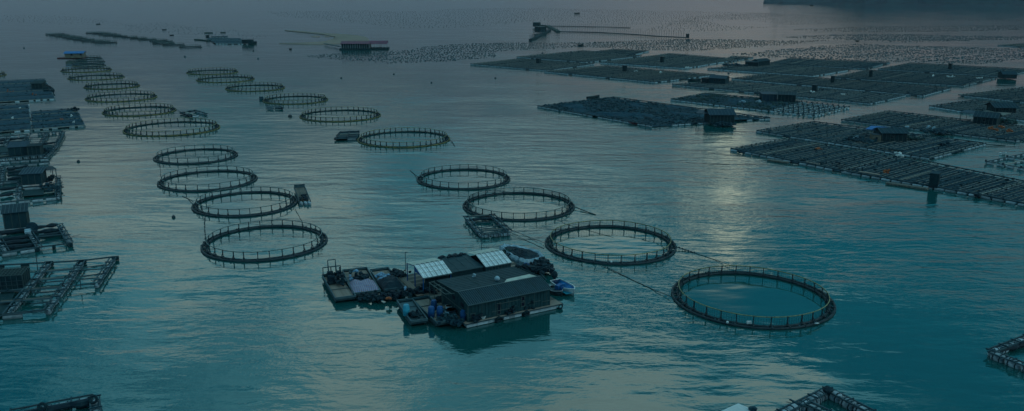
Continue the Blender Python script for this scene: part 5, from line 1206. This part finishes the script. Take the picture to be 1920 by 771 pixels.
tub('white tub of gear on the yard left of the big house', P(842, 580.5, .55), 'white'); tub('pale blue tub behind the white tub', P(837.5, 567, .55), 'ltblue', .35, .5); tub('round pale tank left of the house wall', P(846, 590, .5), 'gear', .6, .6)
tub('white basin on the front deck near the left corner', P(905, 597, .55), 'white', .36, .3)
lumps('net_pile', 'dark pile under the left front corner of the big house', 'nets', [(886, 603), (897, 599)], 'tarpd', .16, 22, (.12, .25), z=.65)
for a, b_, lab in [((945, 590), (962, 587), 'dark coil heap on the middle of the front deck'), ((985, 579.5), (1000, 576.5), 'dark net heap on the right part of the front deck')]: lumps('net_pile', lab, 'nets', [a, b_], 'tarpd', .14, 22, (.1, .2), z=.6)
lumps('bag', 'tiny white bottle heap on the right part of the front deck', 'bottles', [(1005, 573), (1006, 573)], 'white', .04, 4, (.06, .12), z=.75, boxes=0)
lumps('bag', 'small pink white bundle at the right end of the house wall', 'bundle', [(1026, 559.5), (1027, 559)], 'sheet', .05, 5, (.1, .16), z=1.0, boxes=0)
lumps('gear_heap', 'dark clutter between the barges and the left wall of the big house', 'gear', [(850, 604), (860, 608), (852, 596)], 'gear', .25, 60, (.08, .25), z=.55)
lumps('gear_heap', 'dark clutter at the left porch poles of the big house', 'gear', [(822, 566), (832, 562), (842, 560)], 'tarpd', .3, 60, (.1, .3), z=.6)
# bag of nets and boat hull shaped white sheet on the right rear
def net_basin():
    o = thing('sheet_basin', 'pale blue sheet basin filled with dark nets behind the right shelter', 'net basin', G(16.8, 16.2, .5))
    pts = [(15.3, 20.0), (15.0, 17.5), (14.9, 15.0), (15.3, 13.6), (16.6, 13.2), (18.0, 13.8), (18.6, 15.4), (18.2, 17.6), (17.2, 19.4), (16.4, 20.6)]
    n = len(pts); cx = sum(p[0] for p in pts) / n; cy = sum(p[1] for p in pts) / n; b = MB(); K = 5 * n
    prof = [(1.05, .15), (1.1, .8), (1.0, 1.15), (.86, 1.0), (.8, .6)]
    for s_, z in prof:
        for i in range(K):
            k = i / 5; a0 = pts[int(k) % n]; a1 = pts[(int(k) + 1) % n]; t = k % 1; x = a0[0] * (1 - t) + a1[0] * t; y = a0[1] * (1 - t) + a1[1] * t
            j = random.uniform(-.05, .05); b.v.append(tuple(G(cx + (x - cx) * (s_ + j), cy + (y - cy) * (s_ + j), z + random.uniform(-.09, .09))))
    for r in range(len(prof) - 1):
        for i in range(K): b.f.append((r * K + i, r * K + (i + 1) % K, (r + 1) * K + (i + 1) % K, (r + 1) * K + i))
    b.build('sheet', MT['sheet'], o)
    b = MB(); g = 16
    for i in range(g + 1):
        for j in range(g + 1):
            a = i / g * 2 * math.pi; rr = j / g; k = i / g * n; a0 = pts[int(k) % n]; a1 = pts[(int(k) + 1) % n]; t = k % 1
            x = a0[0] * (1 - t) + a1[0] * t; y = a0[1] * (1 - t) + a1[1] * t
            b.v.append(tuple(G(cx + (x - cx) * rr * .88, cy + (y - cy) * rr * .88, .95 + .35 * (1 - rr) + random.uniform(-.07, .07))))
    for i in range(g):
        for j in range(g): k = i * (g + 1) + j; b.f.append((k, k + 1, k + g + 2, k + g + 1))
    b.build('nets', MT['tarpd'], o)
    for i in range(6): gb('edge_plank', 'beam', o, (14.6 + .02 * i, 13.4 + i * 1.2, .5), (14.6, 14.5 + i * 1.2, .5), .4, .12)
net_basin()
lumps('net_pile', 'black net pile in front of the pale blue basin', 'nets', [(985, 505), (1000, 508), (1015, 506), (1024, 500)], 'tarpd', .5, 140, (.15, .42), z=.5)
lumps('net_pile', 'black net pile right of the pale blue basin', 'nets', [(1010, 494), (1022, 497)], 'tarpd', .4, 40, (.2, .4), z=.8)
lumps('bag', 'deep blue bag in front of the pale blue basin', 'bag', [(988, 499), (992, 499)], 'blue', .12, 6, (.12, .22), z=.7, boxes=0)
for (p, q_, lab) in [((1026, 504, .6), (1037, 519, -.2), 'longer dark boom sticking into the water right of the net pile'), ((1013, 513, .6), (1027, 528, -.2), 'shorter dark boom sticking into the water below the net pile'), ((1018, 498, 1.4), (1037, 495.5, 1.9), 'dark pole pointing right from the net pile')]:
    a, c = P(*p), P(*q_); tag(MB().tube([a, a.lerp(c, .5), c], [.12, .1, .07], 7).build('boom', MT['beam'], origin=a), lab, 'pole')
lumps('gear_heap', 'greenish gear at the far left of the pale blue basin', 'gear', [(943, 476), (952, 474), (958, 480)], 'weed', .35, 60, (.1, .28), z=.7)
# boats right of the house
boat('bright blue skiff with a white rim and black outboard motor', (1040.5, 534), (1076, 554.5), 1.75, 'white', 'boatblue', 'white', ht=.62, motor=True, thwarts=1)
a_ = P(1053, 543.5, .4); b = MB(); b.box(P(1048, 537.5, .75), (.9, .5, .5), .9).box(P(1053, 540.5, .6), (.5, .5, .4), .4)
tag(b.build('seat_box', MT['blue'], origin=P(1048, 537, .4)), 'blue seat box inside the blue skiff', 'box')
p_ = P(1062, 548, .3); tag(MB().bar(P(1056, 544, .32), P(1067, 551, .32), .8, .04).build('floor_mat', MT['aqua'], origin=p_), 'turquoise floor panel inside the blue skiff', 'panel')
boat('small grey skiff between the blue skiff and the house', (1030, 544), (1053, 556), 1.5, 'hull', 'hullg', 'foam', ht=.5)
# small flat barge by the second left pen
def flat():
    a, c = P(561, 358, 0), P(574, 383, 0)
    a, c = P(562, 357.5, 0), P(572, 384, 0); d = c - a; L = d.length; d.normalize(); n = Vector((-d.y, d.x, 0))
    o = thing('barge', 'small flat barge at the right rim of the second left pen', 'barge', (a + c) / 2)
    q = lambda x, y, z: a + d * x + n * y + Vector((0, 0, z))
    for i in range(7): y = -.85 + 1.7 * i / 6; bpiece('plank', 'deckd', o, q(0, y, .5), q(L * .8, y, .5), .25, .06)
    for y in (-.9, .9): bpiece('side_rail', 'beam', o, q(-.1, y, .55), q(L, y, .5), .12, .2); 
    bpiece('end_board', 'beam', o, q(-.1, -.9, .8), q(-.1, .9, .8), .12, .6)
    for y in (-.6, .1, .7): piece('float', WM, o, q(L - .3, y, .15), (0, 0, math.atan2(d.y, d.x)), (1.0, .6, .6))
    b = MB()
    for _ in range(20): b.ball(q(random.uniform(L * .55, L * .95), random.uniform(-.6, .6), .7), random.uniform(.12, .28), 6, 4, .7, .3)
    stuff(b.build('gear', MT['tarpd'], o))
flat()
# ------------------------------------------------------------------ air
def haze():
    b = MB().box((0, 3200, 110), (6900, 6900, 222)); b.v = [(x, y, z) for x, y, z in b.v]
    o = b.build('haze', None); m = bpy.data.materials.new('air'); m.use_nodes = True; t = m.node_tree; t.nodes.clear()
    out = N(t, 'ShaderNodeOutputMaterial'); v = N(t, 'ShaderNodeVolumePrincipled'); v.inputs['Density'].default_value = .00005; v.inputs['Color'].default_value = (.78, .88, 1, 1); v.inputs['Anisotropy'].default_value = .2
    lk(t, v.outputs[0], out.inputs['Volume']); o.data.materials.append(m); tag(o, kind='stuff')
haze()
